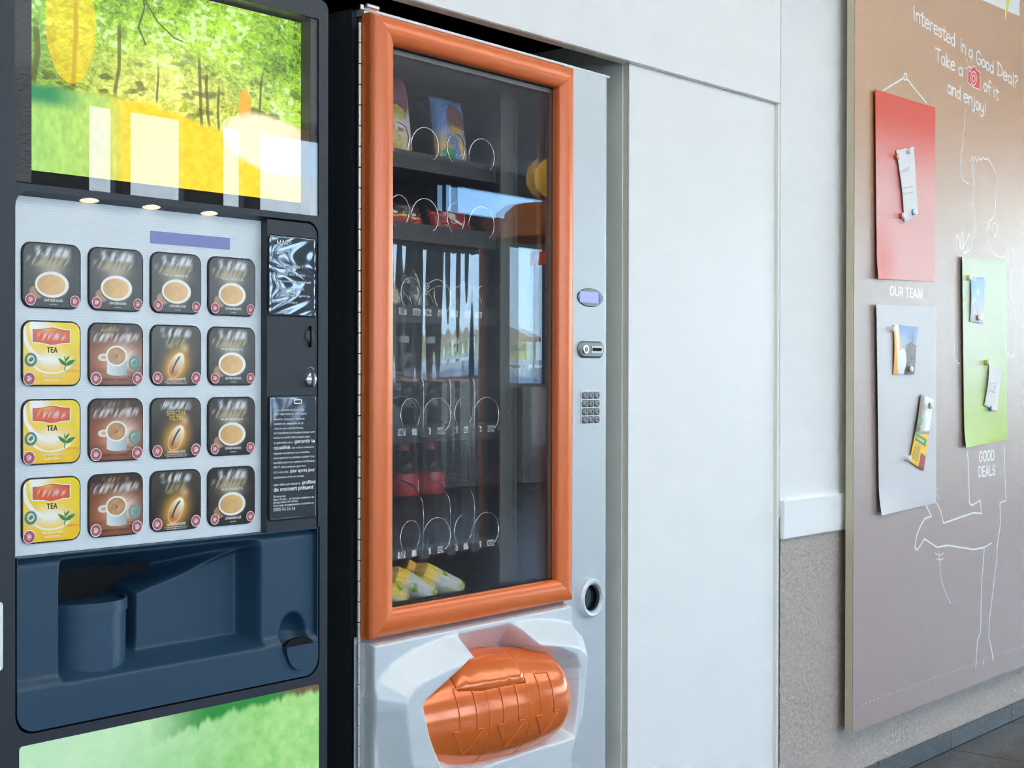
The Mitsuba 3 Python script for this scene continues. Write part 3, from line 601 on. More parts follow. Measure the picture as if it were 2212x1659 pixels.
for r_ in range(4):
    for c_ in range(4):
        u, z = cx[c_], rows[r_]
        kd = 'e' if r_ == 0 or c_ == 3 else 'tcb'[c_]
        B = P1('selection_button', slab(rrect(u - BW, u + BW, z - BH, z + BH, .016), SV - .003, SV, .0008), 'black_print',
               label={'e': 'button with a cup of coffee seen from above', 't': 'yellow tea button with green leaves', 'c': 'brown button with a white mug of chocolate', 'b': 'dark button with a glowing coffee bean'}[kd])
        pv = SV - .0034
        face = prism(rrect(u - BW + .0022, u + BW - .0022, z - BH + .0022, z + BH - .0022, .0142), pv, pv + .0006)
        kind = KINDS[kd] + (1 if kd == 'b' and r_ != 2 else 0)
        P1('print', face, 'card_print', B, uv=print_uv(face, u - BW, u + BW, z - BH, z + BH, kind))
        X = lambda f: u - BW + 2 * BW * f
        Z = lambda f: z - BH + 2 * BH * f
        tv = pv - .0003
        txt = []
        if kd == 'e':
            txt = [flat_text('CAFÉ NOIR SANS SUCRÉ' if c_ == 3 else 'CAFÉ NOIR SUCRÉ', X(.52), Z(.105), .0034, tv, True, .034 if c_ == 3 else .032, center=True)]
            txt += [flat_text('café soluble', X(.52), Z(.055), .0016, tv, False, .013, center=True)]
            txt += [flat_text('PUR ARABICA', X(.27 if c_ else .55), Z(.60 if r_ else .61), .0036, tv, False, .046 if c_ else .024)] if c_ in (2, 3) else []
            for m_ in txt: P1('caption', m_, 'white_print', B, smooth=False)
            badge(B, X(.135), Z(.125), pv, .0078); badge(B, X(.885), Z(.125), pv, .0078)
        elif kd == 't':
            P1('caption', [flat_text('TEA', X(.5), Z(.515), .0078, tv, True, .018, center=True)], 'black_print', B, smooth=False, label='black word TEA')
            for s_, f_, w_ in (('Thé en Sachet', .135, .036), ('sans sucre', .075, .026)): P1('caption', flat_text(s_, X(.5), Z(f_), .0040, tv, False, w_, center=True), 'white_print', B, smooth=False)
            def leaf(x0, y0, x1, y1, w):
                a, b = np.array([x0, y0]), np.array([x1, y1]); d = b - a; nrm = np.array([-d[1], d[0]])
                return Polygon([a + d * t + nrm * w * math.sin(math.pi * t ** .8) * s for s, ts in ((1, np.linspace(0, 1, 9)), (-1, np.linspace(1, 0, 9))) for t in ts]).buffer(0)
            lv = [leaf(.735, .32, .60, .43, .16), leaf(.73, .32, .90, .41, .17), leaf(.72, .38, .80, .47, .14), LineString([(.71, .25), (.73, .36), (.715, .45)]).buffer(.007)]
            lv = affinity.translate(affinity.scale(union_all(lv), 2 * BW, 2 * BH, origin=(0, 0)), u - BW, z - BH)
            P1('leaf', prism(lv, pv - .0004, pv), 'green_print', B, smooth=False, label='green tea leaves')
            th = np.linspace(0, 2 * np.pi, 97)[:-1]; rr = .0100 + .0005 * np.cos(th * 24)
            seal = Polygon(np.column_stack([X(.145) + rr * np.cos(th), Z(.40) + rr * np.sin(th)])).difference(Point(X(.145), Z(.405)).buffer(.0064))
            frog = affinity.translate(affinity.scale(union_all([Polygon([(-.8, -.2), (-.1, -.7), (.6, -.3), (.85, .3), (.3, .6), (-.2, .3)]).buffer(.1), Point(.45, .55).buffer(.25)]), .0046, .0046, origin=(0, 0)), X(.145), Z(.405))
            P1('seal', prism(union_all([seal, frog]), pv - .0004, pv), 'blue_badge', B, smooth=False, label='round blue seal')
            badge(B, X(.115), Z(.115), pv, .0090)
        elif kd == 'c':
            if r_ == 1: P1('caption', [flat_text('Boisson au', X(.22), Z(.855), .0048, tv, False, .030, ang=.05)], 'gold_print', B, smooth=False)
            th = np.linspace(0, 2 * np.pi, 97)[:-1]; rr = .0108 + .0005 * np.cos(th * 24)
            seal = Polygon(np.column_stack([X(.83) + rr * np.cos(th), Z(.37) + rr * np.sin(th)])).difference(Point(X(.83), Z(.375)).buffer(.0066))
            frog = affinity.translate(affinity.scale(union_all([Polygon([(-.8, -.2), (-.1, -.7), (.6, -.3), (.85, .3), (.3, .6), (-.2, .3)]).buffer(.1), Point(.45, .55).buffer(.25)]), .0046, .0046, origin=(0, 0)), X(.83), Z(.375))
            P1('seal', prism(union_all([seal, frog]), pv - .0004, pv), 'teal_badge', B, smooth=False, label='round teal seal')
            badge(B, X(.125), Z(.12), pv, .0088); badge(B, X(.88), Z(.12), pv, .0088)
        else:
            for s_, f_, h_, w_, b_ in (('CAFÉ NUAGE SUCRÉ', .09, .0034, .036, True), ('Boisson au café avec blanchisseur et sucre', .055, .0015, .046, False), ('Contient un colorant. Contient du lait', .025, .0015, .040, False)): P1('caption', flat_text(s_, X(.5), Z(f_), h_, tv, b_, w_, center=True), 'white_print', B, smooth=False)
            [P1('caption', flat_text(s_, X(.5), Z(f_), .0066, tv, True, w_, center=True), 'gold_print', B, smooth=False, label=f'gold word {s_}') for s_, f_, w_ in (('SPECIAL', .71, .040), ('FILTRE', .63, .028))] if r_ == 2 else None
            badge(B, X(.125), Z(.13), pv, .0086); badge(B, X(.885), Z(.13), pv, .0086)
# console column with two glossy text windows, coin slot and knob
CV = .002
c_l, c_r = GL(577, 800, CV)[0], 1.7655
cz0, cz1 = .8985, GL(640, 480, CV)[1]
cpoly = union_all([rrect(c_l, c_r, cz0 + .01, cz1, .022), sbox(c_l, cz0, c_r, 1.2), sbox(c_l, 1.2, c_l + .06, cz1)])
CO = P1('console', prism(cpoly, CV, SV + .012), 'bezel_dark', smooth=False, label='dark column with coin slot and text windows')
def win_rect(x0, y0, x1, y1):
    a, b = GL(x0, y0, CV), GL(x1, y1, CV); return a[0], b[0], b[1], a[1]
u0, u1, z0, z1 = win_rect(579, 508, 681, 684)
def wavy(u0, u1, z0, z1, amp, v0, sc):
    return sheet([(u0, z1), (u1, z1), (u1, z0), (u0, z0)], lambda s, t: v0 - .0022 * np.sin(np.pi * np.clip(s, 0, 1)) ** .35 + amp * (np.sin(s * 9 + 4 * np.sin(t * sc)) * np.sin(t * sc * 1.7 + 3 * s)), .001, 40, 60)[0]
P1('text_window', [wavy(u0, u1, z0, z1, .0007, CV - .0012, 7)], 'gloss_black', CO, smooth=True, label='glossy wavy black window with white text')
ru = lambda x0, x1, y0, y1: LineString(list(rrect(x0, x1, y0, y1, .006).exterior.coords)).buffer(.0016)
tt, zt = [], lambda y: GL(630, y, CV)[1]
for s, y, h, w in (('MARS', 532, .0085, .034), ('Drinks', 552, .004, .02), ("votre journée ?", 580, .0058, .060), ('au milieu de la journée,', 596, .0038, .066), ('une pause, est important', 611, .0038, .078), ('laissez-vous choisir,', 626, .0038, .064), ('et apprécier le goût du', 641, .0038, .076), ('moment présent.', 656, .0038, .048)):
    tt.append(flat_text(s, u0 + .014, zt(y), h, CV - .0058, False, w))
P1('window_print', tt, 'white_print', CO, smooth=False)
P1('window_rim', prism(ru(u0, u1, z0, z1), CV - .002, CV), 'pitch_black', CO, smooth=False)
u0, u1, z0, z1 = win_rect(580, 857, 683, 1115)
P1('text_window', [wavy(u0, u1, z0, z1, .00012, CV - .0012, 5)], 'gloss_black', CO, smooth=True, label='glossy black window with small white French text')
P1('window_rim', prism(ru(u0, u1, z0, z1), CV - .002, CV), 'pitch_black', CO, smooth=False)
hook = rrect(u0 + .052, u0 + .070, z1 - .013, z1 - .005, .0025)
P1('hook', prism(hook.difference(hook.buffer(-.0016)), CV - .0062, CV - .0035), 'chrome', CO, smooth=False)
tt = []
LINES = [('à tout moment de la journée,', 884, 0), ('KLIX vous offre de délicieuses', 893, 0), ('boissons. Comment ? Grâce au', 904, 0), ('système de préparation KLIX', 914, 0), ('c\'est le plus perfectionné,', 924, 0), ('les ingrédients de chaque boisson sont', 934, 0), ('dosés et scellés directement dans', 944, 0), ('le gobelet pour', 955, 1), ('', 955, 0), ('de votre boisson,', 967, 2), ('Appuyez simplement sur un bouton,', 978, 0), ('nous ajoutons la meilleure qualité d\'eau', 988, 0), ('possible grâce au système de filtration', 998, 0), ('BRITA. Nous pensons que c\'est', 1008, 0), ('KLIX vous offre', 1019, 3), ('une boisson riche en saveur.', 1030, 0), ('Alors faites une pause et', 1046, 4), ('Proposé par', 1071, 0), ('Mars Drinks - la Division boissons du', 1078, 0), ('groupe Mars UK Limited', 1084, 0), ('Pour tout renseignement, contactez le :', 1091, 0)]
uu, W = u0 + .007, u1 - u0 - .015
zl = lambda y: GL(585, y + 4, CV)[1]
for s, y, f in LINES:
    if not s: continue
    z = zl(y); v = CV - .0048
    if f == 0: tt.append(flat_text(s, uu, z, .0034, v, False, min(W, .0025 * len(s))))
    if f == 1: tt += [flat_text(s, uu, z, .0034, v, False, W * .46), flat_text('garantir la', uu + W * .5, z, .0056, v, True, W * .5)]
    if f == 2: tt += [flat_text('qualité', uu, z, .0056, v, True, W * .40), flat_text(s, uu + W * .44, z, .0034, v, False, W * .55)]
    if f == 3: tt += [flat_text(s, uu, z, .0034, v, False, W * .36), flat_text('jour après jour', uu + W * .4, z, .0054, v, True, W * .6)]
    if f == 4: tt += [flat_text(s, uu, z, .0036, v, False, W * .64), flat_text('profitez', uu + W * .68, z, .0058, v, True, W * .34), flat_text('du moment présent', uu, zl(1058), .0064, v, True, W * .97)]
tt.append(flat_text('0800 04 16 16', uu, zl(1101), .0058, CV - .0048, False, W * .52))
P1('window_print', tt, 'white_print', CO, smooth=False)
c = GL(669, 727, CV)
sl = P1('coin_slot', turn(move(lathe([(0, 0), (.0105, 0), (.0115, .001), (.009, .0025), (0, .0035)], 36), 0, 0, 0), [1, 0, 0], 90).apply_translation((c[0], CV, c[1])), 'rubber_dark', CO, smooth=25)
P1('slot', prism(rrect(c[0] - .0016, c[0] + .0016, c[1] - .0185, c[1] + .0185, .0015), CV - .0042, CV - .0002), 'pitch_black', CO, smooth=False)
c = GL(669, 820, CV)
kb = turn(lathe([(0, .0085), (.006, .0085), (.0115, .006), (.0130, .003), (.0135, 0), (0, 0)], 40), [1, 0, 0], 90).apply_translation((c[0], CV, c[1]))
P1('return_knob', kb, 'chrome', CO, smooth=30, label='round chrome knob')
P1('knob_bar', cbox(c[0] - .0022, c[0] + .0022, CV - .0125, CV - .002, c[1] - .0125, c[1] + .0125, .001), 'lock_grey', CO, smooth=False)
P1('console_arrow', strokes([[(c[0] - .006, c[1] + .0195), (c[0] + .002, c[1] + .022), (c[0] + .0095, c[1] + .0185)], [(c[0] + .005, c[1] + .021), (c[0] + .010, c[1] + .0185), (c[0] + .0055, c[1] + .0165)]], .0006, CV - .0005, CV), 'grey_print', CO, smooth=False)
# cup station
tray_poly = union_all([rrect(1.1805, 1.7675, .644, .9000, .030), sbox(1.1805, .75, 1.7675, .9000)])
R0, R1, LIP = 1.2595, 1.6467, .7075
def tray_fn(u, z):
    d = np.full_like(u, .010)
    d = np.where(z < LIP, 0.0, d)
    d = np.where((z >= LIP) & (z < .7185), np.minimum((z - LIP) / .011 * .010, .010), d)
    d = np.where(z > .886, .010 + (z - .886) / .014 * .010, d)
    inr = (u > R0) & (u < R1) & (z > LIP) & (z < .886)
    edge = np.clip(np.minimum(u - R0, (R1 - u)) / .016, 0, 1)
    back = .010 + .050 * edge
    diag = .8125 + (u - 1.41) * (.872 - .8125) / (1.64 - 1.41)
    deep = np.clip((z - diag) / .016, 0, 1)
    top = np.clip((.892 - z) / .05, 0, 1)
    dd = back + (.150 - .06) * deep * np.clip((R1 - u) / .05, 0, 1)
    dd = np.where(u < 1.425, .010 + .158 * np.clip((u - R0) / .006, 0, 1), dd)
    dd = np.where(deep > 0, .010 + (dd - .010) * np.minimum(1, top * 1.05), dd)
    sill = (z - LIP) / .016 * .060
    dd = np.minimum(dd, np.maximum(sill, 0))
    d = np.where(inr, dd, d)
    e = ((u - 1.7165) / .030) ** 2 + ((z - .7130) / .042) ** 2
    d = np.where((e < 1) & (z > .690), d + .030 * np.sqrt(np.clip(1 - e, 0, 1)), d)
    return d
tr = heightfield(1.1805, 1.7675, .644, .9000, .0013, tray_fn, .0024, tray_poly)
TR = P1('cup_station', tr, 'tray_slate', smooth=True, label='slate blue moulded recess with the cup holder')
P1('station_rim', prism(tray_poly.difference(tray_poly.buffer(-.0015)), .0005, .06), 'tray_slate', TR, smooth=False)
def quarter_cup(r0, r1, z0, z1, uc, vc):
    m = lathe([(0, z0), (r0, z0), (r1, z1), (r1 - .004, z1), (r1 - .004, z1 - .006), (0, z1 - .006)], 64); return move(m, uc, vc, 0)
P1('cup_holder', quarter_cup(.0725, .0738, .690, .7985, 1.3395, .088), 'cup_slate', TR, smooth=30, label='curved slate cup door')
P1('cup_band', quarter_cup(.0762, .0762, .7985, .8165, 1.3395, .088), 'cup_slate', TR, smooth=30)
P1('cup_shaft', prism([(R0 - .002, .790), (1.40, .806), (1.60, .862), (1.60, .886), (R0 - .002, .886)], .122, .124), 'pitch_black', TR, smooth=False, label='dark shaft above the cup holder')  # flat black plate stands in for the darkness of a deeper recess
cc = [(1.7225 + .0325 * math.cos(a), .7015 + .044 * math.sin(a)) for a in np.linspace(math.pi, 2 * math.pi, 25)]
P1('coin_cup', prism(Polygon(cc).intersection(sbox(1.68, .64, 1.766, .7005)), -.006, .004), 'tray_slate', TR, smooth=False, label='half round coin return cup')
P1('coin_cup_hollow', prism(Polygon([(1.7225 + .0320 * math.cos(a), .7003 + .013 * math.sin(a)) for a in np.linspace(0, math.pi, 19)]), -.0012, .006), 'pitch_black', TR, smooth=False)  # solid black plate gives the shade inside the cup mouth
# lower picture and the sticker on the left stile
lo_poly = rrect(1.1836, 1.7682, .045, .6255, .006)
lo = prism(lo_poly, -.0015, 0)
def grass_emit(p, n, uv): return grass_fn(p, n, uv) * (.45 * EM)
def grass_col(p, n, uv): return grass_fn(p, n, uv) * .55
M['grass_print'] = pr(mikit.proc(grass_col), .3, spec=.5)
P1('meadow_picture', lo, 'grass_print', uv=print_uv(lo, 1.1836, 1.7682, .10, .6255), label='picture of a bright green meadow', emitter={'type': 'area', 'radiance': mikit.proc(grass_emit)})
tag(obj('sticker', prism(rrect(1.105, GL(6, 1370)[0], GL(0, 1449)[1], GL(0, 1300)[1], .006), -.0006, 0), 'white_print', None, F1, smooth=False), 'white sticker on the left stile of the coffee machine', 'sticker')
#---MACHINE2---
# ================================================================ the snack machine
SM = thing('snack_vending_machine', 'silver snack vending machine with an orange door frame standing in the dark niche', 'vending machine')
P2 = lambda *a, **k: obj(a[0], a[1], a[2], a[3] if len(a) > 3 else SM, F2, **k)
W2, H2 = .797, 1.834
P2('cabinet', [cbox(0, .018, .022, .84, .03, H2), cbox(.625, W2, .05, .84, .03, H2 - .002), cbox(.018, .625, .05, .84, H2 - .03, H2 - .002), cbox(.018, .625, .05, .84, .03, .69), cbox(.018, .625, .56, .84, .69, H2 - .03), cbox(.04, W2 - .04, .10, .80, 0, .03)], 'cabinet_dark', smooth=False, label='dark grey cabinet')
P2('hinge', [move(trimesh.creation.cylinder(radius=.0034, height=.0355, sections=10), -.0008, .0015, .10 + .0375 * i) for i in range(46)], 'hinge_bright', smooth=30, kind='stuff', label='long piano hinge')
P2('hinge_cap', [cbox(.000, .010, .000, .020, H2 - .004, H2 + .006, .001), cbox(.012, .045, -.006, .002, H2 + .0005, H2 + .009, .002)], 'chrome', smooth=False)
# console strip with a rounded right edge
cp = Polygon([(.6225, .045), (.6225, 0)] + [(W2 - .026 + .026 * math.sin(a), .026 - .026 * math.cos(a)) for a in np.linspace(0, math.pi / 2, 9)] + [(W2, .045)])
cm = trimesh.creation.extrude_polygon(cp, 1.800, engine='earcut'); cm.apply_translation((0, 0, .03))
cm = trimesh.util.concatenate([cm, cbox(.012, .6225, .003, .03, H2 - .012, H2 - .003)])
DP = P2('console', cm, 'silver_paint', smooth=40, label='silver strip with keypad and display')
P2('top_edge', [cbox(.012, W2 - .004, .001, .03, H2 - .0035, H2 + .002, .0008)], 'silver_matt', smooth=False)
# orange frame, four mitred rails
prof = [(0, 0), (0, .017), (.0015, .0225), (.005, .0268), (.010, .0300), (.018, .0330), (.028, .0345), (.038, .0338), (.047, .0312), (.053, .0280), (.0560, .0240), (.0568, .0190), (.0568, .0110)]
FU0, FU1, FZ0, FZ1 = .0035, .6215, .6885, 1.8225
def ringpt(k, w, h):
    return {0: (FU0 + w, -h, FZ1 - w * .88), 1: (FU1 - w, -h, FZ1 - w * .88), 2: (FU1 - w, -h, FZ0 + w * .88), 3: (FU0 + w, -h, FZ0 + w * .88)}[k % 4]
for k in range(4):
    A = np.array([ringpt(k, w, h) for w, h in prof]); B = np.array([ringpt(k + 1, w, h) for w, h in prof])
    ax = (B[0] - A[0]) / np.linalg.norm(B[0] - A[0]); A, B = A + ax * .0003, B - ax * .0003
    n_ = len(prof); v = np.vstack([A, B]); f = []
    for i in range(n_):
        j = (i + 1) % n_; f += [[i, j, n_ + j], [i, n_ + j, n_ + i]]
    f += [[0, i + 1, i] for i in range(1, n_ - 1)] + [[n_, n_ + i, n_ + i + 1] for i in range(1, n_ - 1)]
    m = trimesh.Trimesh(v, f, process=False); m.fix_normals()
    P2('frame_rail', m, 'orange_frame', smooth=28, label='orange moulded frame rail with mitred corners')
GU0, GU1, GZ0, GZ1 = .058, .5685, .7365, 1.7735
rg = sbox(.02, .70, .61, 1.81).difference(sbox(GU0 + .006, GZ0 + .004, GU1 + .010, GZ1 - .003))
P2('gasket', prism(rg, -.0125, .020), 'pitch_black', smooth=False, label='black rubber seal round the glass')
P2('spacer_bar', [cbox(GU1 - .005, GU1 + .010, -.0075, -.0005, GZ0, GZ1), cbox(GU0, GU1, -.0075, -.0005, GZ1 - .012, GZ1 - .002)], 'grey_metal', smooth=False)
for dv, tilt in ((-.0105, 0.0), (.0005, .0030)):
    P2('glass_pane', hullpts([(u, dv + tilt * w_ + e, z) for u, w_ in ((.04, -.27), (.59, .28)) for z in (.70, 1.80) for e in (0, .0025)]), 'sheet_face', smooth=False, label='door glass')
# inside
P2('lining', [cbox(.018, .022, .03, .56, .69, 1.80), cbox(.018, .60, .545, .56, .69, 1.80), cbox(.018, .60, .03, .56, .69, .700)], 'rubber_dark', smooth=False, label='dark inside of the cabinet')
P2('upper_lining', [cbox(.0225, .511, .5400, .5445, 1.462, 1.789), cbox(.0225, .0265, .095, .54, 1.462, 1.789), cbox(.0225, .60, .03, .54, 1.789, 1.803)], 'lining_grey', smooth=False, label='grey upper inside of the cabinet')
P2('side_wall', cbox(.512, .516, .09, .545, .70, 1.79), 'steel_wall', smooth=False, label='polished inner side wall')
fl = [cbox(.512, .556, .088, .0905, .70, 1.79), cbox(.5575, .566, .085, .092, .70, 1.79)]
P2('flange', fl, 'grey_metal', smooth=False, label='grey upright with screws')
for z in (.755, .84, 1.09, 1.34, 1.62):
    P2('screw', disc(.545, z, .0035, .0855, .088, 12), 'chrome', smooth=False)
P2('side_cover', cbox(.567, .624, .030, .10, .70, 1.79), 'rubber_dark', smooth=False)
TRV = .10
tray_z = [1.598, 1.456, 1.2937, 1.0552, .8135]
cols = [.162, .238, .316, .396, .4735]
numbers = {2: (('33', .2193), ('€1,70', .2593), ('34', .2931), ('€1,70', .335), ('35', .375), ('€1,70', .418), ('36', .4522)), 3: (('43', .2173), ('', .2585), ('44', .2924), ('€2,50', .335), ('45', .375), ('€2,50', .417), ('46', .4522), ('€2,50', .495)), 4: (('53', .2179), ('', .259), ('54', .2931), ('€2,50', .337), ('55', .3772), ('', .418), ('56', .453), ('€2,50', .495))}
tray_keys = []
for i, z in enumerate(tray_z):
    t = P2('tray', [cbox(.024, .511, TRV, TRV + .003, z - (.022 if i < 4 else .0075), z + .014), cbox(.024, .511, TRV + .003, .53, z - .010, z - .006)], 'rubber_dark', smooth=False, label='black spiral tray')
    tray_keys.append(t)
    digits = []
    for s, u in numbers.get(i, ()):
        P2('price_label', cbox(u - .0112, u + .0112, TRV - .0008, TRV, z - .0068, z + .0068), 'white_print', t, smooth=False, label='small white number label')
        if s: digits.append(flat_text(s, u, z - .0045, .0095 if len(s) == 2 else .0072, TRV - .0012, True, .0115 if len(s) == 2 else .019, center=True))
    if digits: P2('label_print', digits, 'black_print', t, smooth=False)
PLATE = -.006
def coil(u, z, r, full, ph, hand):
    """A loop in front of the goods, a straight run under them and the turns behind; an empty lane shows all its turns."""
    zc = z + PLATE + r + .0025
    if full:
        a = np.linspace(ph, ph + 5 * 2 * math.pi, 130); v = TRV - .006 + .068 * (a - ph) / (2 * math.pi)
        return tube(np.column_stack([u + hand * r * np.cos(a), v, zc + r * np.sin(a)]), .0017, 6)
    a = np.linspace(-math.pi / 2 - 2 * math.pi * .92, -math.pi / 2, 34); v = TRV - .012 + .022 * np.linspace(0, 1, 34) ** 1.5
    p = list(np.column_stack([u + hand * r * np.cos(a), v, zc + r * np.sin(a)]))
    p += [(u, v_, zc - r) for v_ in np.linspace(TRV + .02, .30, 12)]
    a = np.linspace(-math.pi / 2, -math.pi / 2 + 3 * 2 * math.pi, 70)
    p += list(np.column_stack([u + hand * r * np.cos(a), .305 + .065 * (a + math.pi / 2) / (2 * math.pi), zc + r * np.sin(a)]))
    return tube(p, .0017, 6)
LANES = (((.205, .280, .375, .458), .034, 4), ((.205, .280, .375, .458), .034, 4), ((.238, .317, .400, .474), .035, 2), ((.238, .317, .400, .474), .035, 4), ((.238, .317, .400, .474), .035, 4))
for i, (us, r, filled) in enumerate(LANES):
    for j, u in enumerate(us):
        P2('coil', coil(u, tray_z[i], r, j >= filled, .6 + j * .5, 1 if j % 2 else -1), 'steel_wire', tray_keys[i], smooth=True, label='bright wire coil')
    if i > 2:
        for u in (.2775, .3595, .4365):
            z = tray_z[i]
            P2('divider', tube([(u, TRV - .002, z - .01), (u, TRV - .004, z + .07), (u, TRV - .002, z + .10), (u, TRV + .02, z + .13), (u, TRV + .08, z + .150)], .0014, 6), 'steel_wire', tray_keys[i], smooth=True, label='bent wire divider')
            P2('clip', hullpts([(u - .012, TRV - .010, z - .012), (u + .012, TRV - .010, z - .012), (u - .018, TRV, z + .010), (u + .018, TRV, z + .010), (u - .010, TRV, z - .02), (u + .010, TRV, z - .02)]), 'rubber_dark', tray_keys[i], smooth=False)
# clear flexible curtain with a rounded corner in front of the cold shelves
fu0, fu1, fz0, fz1 = .03, .4945, .822, 1.4300
nu, nz = 150, 60
s, t = np.meshgrid(np.linspace(0, 1, nu), np.linspace(0, 1, nz))
fu, fz = fu0 + s * (fu1 - fu0), fz1 - t * (fz1 - fz0)
cr = .035
m = sheet([(fu0, fz1), (fu1, fz1), (fu1, fz0), (fu0, fz0)], lambda s, t: .074 + .0072 * s - .0120 * (s - .86) ** 2 + .00003 * np.sin(s * 37 + 2.2 * np.sin(t * 2)) + .000016 * np.sin(s * 97 + 3 * np.sin(t * 2 + 1)) + .0003 * np.sin(s * 6 + t * 2) + .0003 * np.sin(t * 9 + s * 3), .0006, nu, nz)[0]
cen = m.vertices[m.faces].mean(1)
corner = (cen[:, 0] > fu1 - cr) & (cen[:, 2] > fz1 - cr) & (np.hypot(cen[:, 0] - fu1 + cr, cen[:, 2] - fz1 + cr) > cr)
m.update_faces(~corner); m.remove_unreferenced_vertices()
P2('cold_curtain', m, 'curtain_face', smooth=60, label='clear flexible curtain with a rounded corner')
# display, lock, keypad, coin return on the console
g2 = F2.at
e0, e1 = g2(1246, 643), g2(1302, 643); ec = (e0 + e1) / 2; ez = ec[1]
oval = disc(ec[0], ez, .0205, -.0022, .0005, 48, .001, ru=.0480)
DB = P2('display', oval, 'bezel_gloss', smooth=30, label='oval black display bezel')
P2('screen', prism(sbox(ec[0] - .0405, ez - .0115, ec[0] + .0290, ez + .0125), -.0030, -.002), 'black_print', DB, smooth=False, label='pale blue lit display', emitter={'type': 'area', 'radiance': {'type': 'rgb', 'value': [.40 * EM, .47 * EM, .90 * EM]}})
P2('screen_edge', prism(sbox(ec[0] + .0290, ez - .0115, ec[0] + .0330, ez + .0125), -.0030, -.002), 'black_print', DB, smooth=False, emitter={'type': 'area', 'radiance': {'type': 'rgb', 'value': [.05 * EM, .10 * EM, .75 * EM]}})
l0, l1 = g2(1246, 755), g2(1303, 755); lc = (l0 + l1) / 2
LP = P2('lock_plate', slab(rrect(lc[0] - .0485, lc[0] + .0485, lc[1] - .0185, lc[1] + .0185, .0180), -.006, 0, .004), 'lock_grey', smooth=25, label='rounded grey lock plate')
P2('lock', disc(lc[0] - .027, lc[1], .0105, -.0095, -.0055, 28, .0012), 'chrome', LP, smooth=30)
P2('lock_core', disc(lc[0] - .027, lc[1], .0060, -.0105, -.009, 20, .0006), 'lock_grey', LP, smooth=30)
P2('card_slot', prism(sbox(lc[0] - .001, lc[1] - .0035, lc[0] + .034, lc[1] + .0035), -.0064, -.0058), 'pitch_black', LP, smooth=False)
P2('slot_lip', prism(sbox(lc[0] - .004, lc[1] - .008, lc[0] + .037, lc[1] + .008).difference(sbox(lc[0] - .001, lc[1] - .0035, lc[0] + .034, lc[1] + .0035)), -.0072, -.0055), 'silver_paint', LP, smooth=False)
K0, K2, K9 = g2(1262, 854), g2(1287, 854), g2(1262, 907)
KP = P2('keypad', prism(rrect(K0[0] - .013, K2[0] + .013, K9[1] - .012, K0[1] + .012, .005), -.0006, 0), 'silver_matt', smooth=False)
for i, s in enumerate('123456789*0#'):
    u, z = K0[0] + (i % 3) / 2 * (K2[0] - K0[0]), K0[1] + (i // 3) / 3 * (K9[1] - K0[1])
    P2('key', slab(affinity.translate(affinity.scale(rrect(-.0094, .0094, -.0076, .0076, .006), 1, 1), u, z), -.0062, -.0006, .002), 'lock_grey', KP, smooth=25, label='grey metal key')
    P2('key_print', flat_text(s, u, z - .003, .006, -.0066, True, center=True), 'black_print', KP, smooth=False)
rc = (g2(1273, 1292) + g2(1273, 1290)) / 2
ringm = lathe([(.0265, -.004), (.0275, .004), (.033, .0115), (.0385, .0125), (.0430, .0085), (.0445, 0), (.0445, -.004)], 56)
ringm = turn(ringm, [1, 0, 0], 90).apply_translation((rc[0], 0, rc[1]))
RG = P2('coin_return', ringm, 'silver_matt', smooth=35, label='round coin return with a grey ring')
P2('coin_bowl', turn(lathe([(.0275, .002), (.0272, -.002), (.0270, -.0035), (0, -.0035)], 40), [1, 0, 0], 90).apply_translation((rc[0], -.004, rc[1])), 'bezel_gloss', RG, smooth=35, label='dark opening')
P2('coin_lip', prism(Point(rc[0], rc[1]).buffer(.0268, quad_segs=10).difference(affinity.translate(Point(rc[0], rc[1]).buffer(.0268, quad_segs=10), -.010, .001)), -.0085, -.0035), 'pitch_black', RG, smooth=False)
# moulded dispensing hatch
ot = [g2(x, y, -.028) for x, y in ((984, 1371), (1113, 1345), (1155, 1338), (1236, 1346), (1264, 1383), (1267, 1402), (1256, 1542), (1222, 1659))]
right = [(.235, .668), (.42, .6685), (.482, .666), (.555, .655), (.612, .640), (.650, .612), (.664, .585), (.664, .555), (.646, .44), (.592, .34), (.52, .265), (.42, .21), (.335, .195)]
left = [(.670 - u, z) for u, z in right[::-1][1:-2]]
out_poly = Polygon(right + left).buffer(-.008).buffer(.008)
g3 = lambda pts, v: [tuple(F2.at(740 + .2803 * x, 1220 + .2803 * y, v)) for x, y in pts]
funnel = Polygon(g3([(600, 1090), (625, 1040), (700, 975), (965, 735), (1290, 690), (1520, 625), (1660, 640), (1780, 690), (1815, 780), (1795, 1100), (1765, 1330), (1500, 1400), (1150, 1520), (1000, 1580), (860, 1600), (740, 1570), (650, 1330)], -.060)).buffer(0)
hole = Polygon(g3([(668, 1010), (830, 880), (965, 735), (1290, 690), (1420, 710), (1570, 790), (1650, 960), (1660, 1130), (1600, 1235), (1460, 1300), (1040, 1425), (880, 1440), (815, 1410), (735, 1240)], -.045)).buffer(0)
from scipy.ndimage import distance_transform_edt
import shapely
HS = .0014
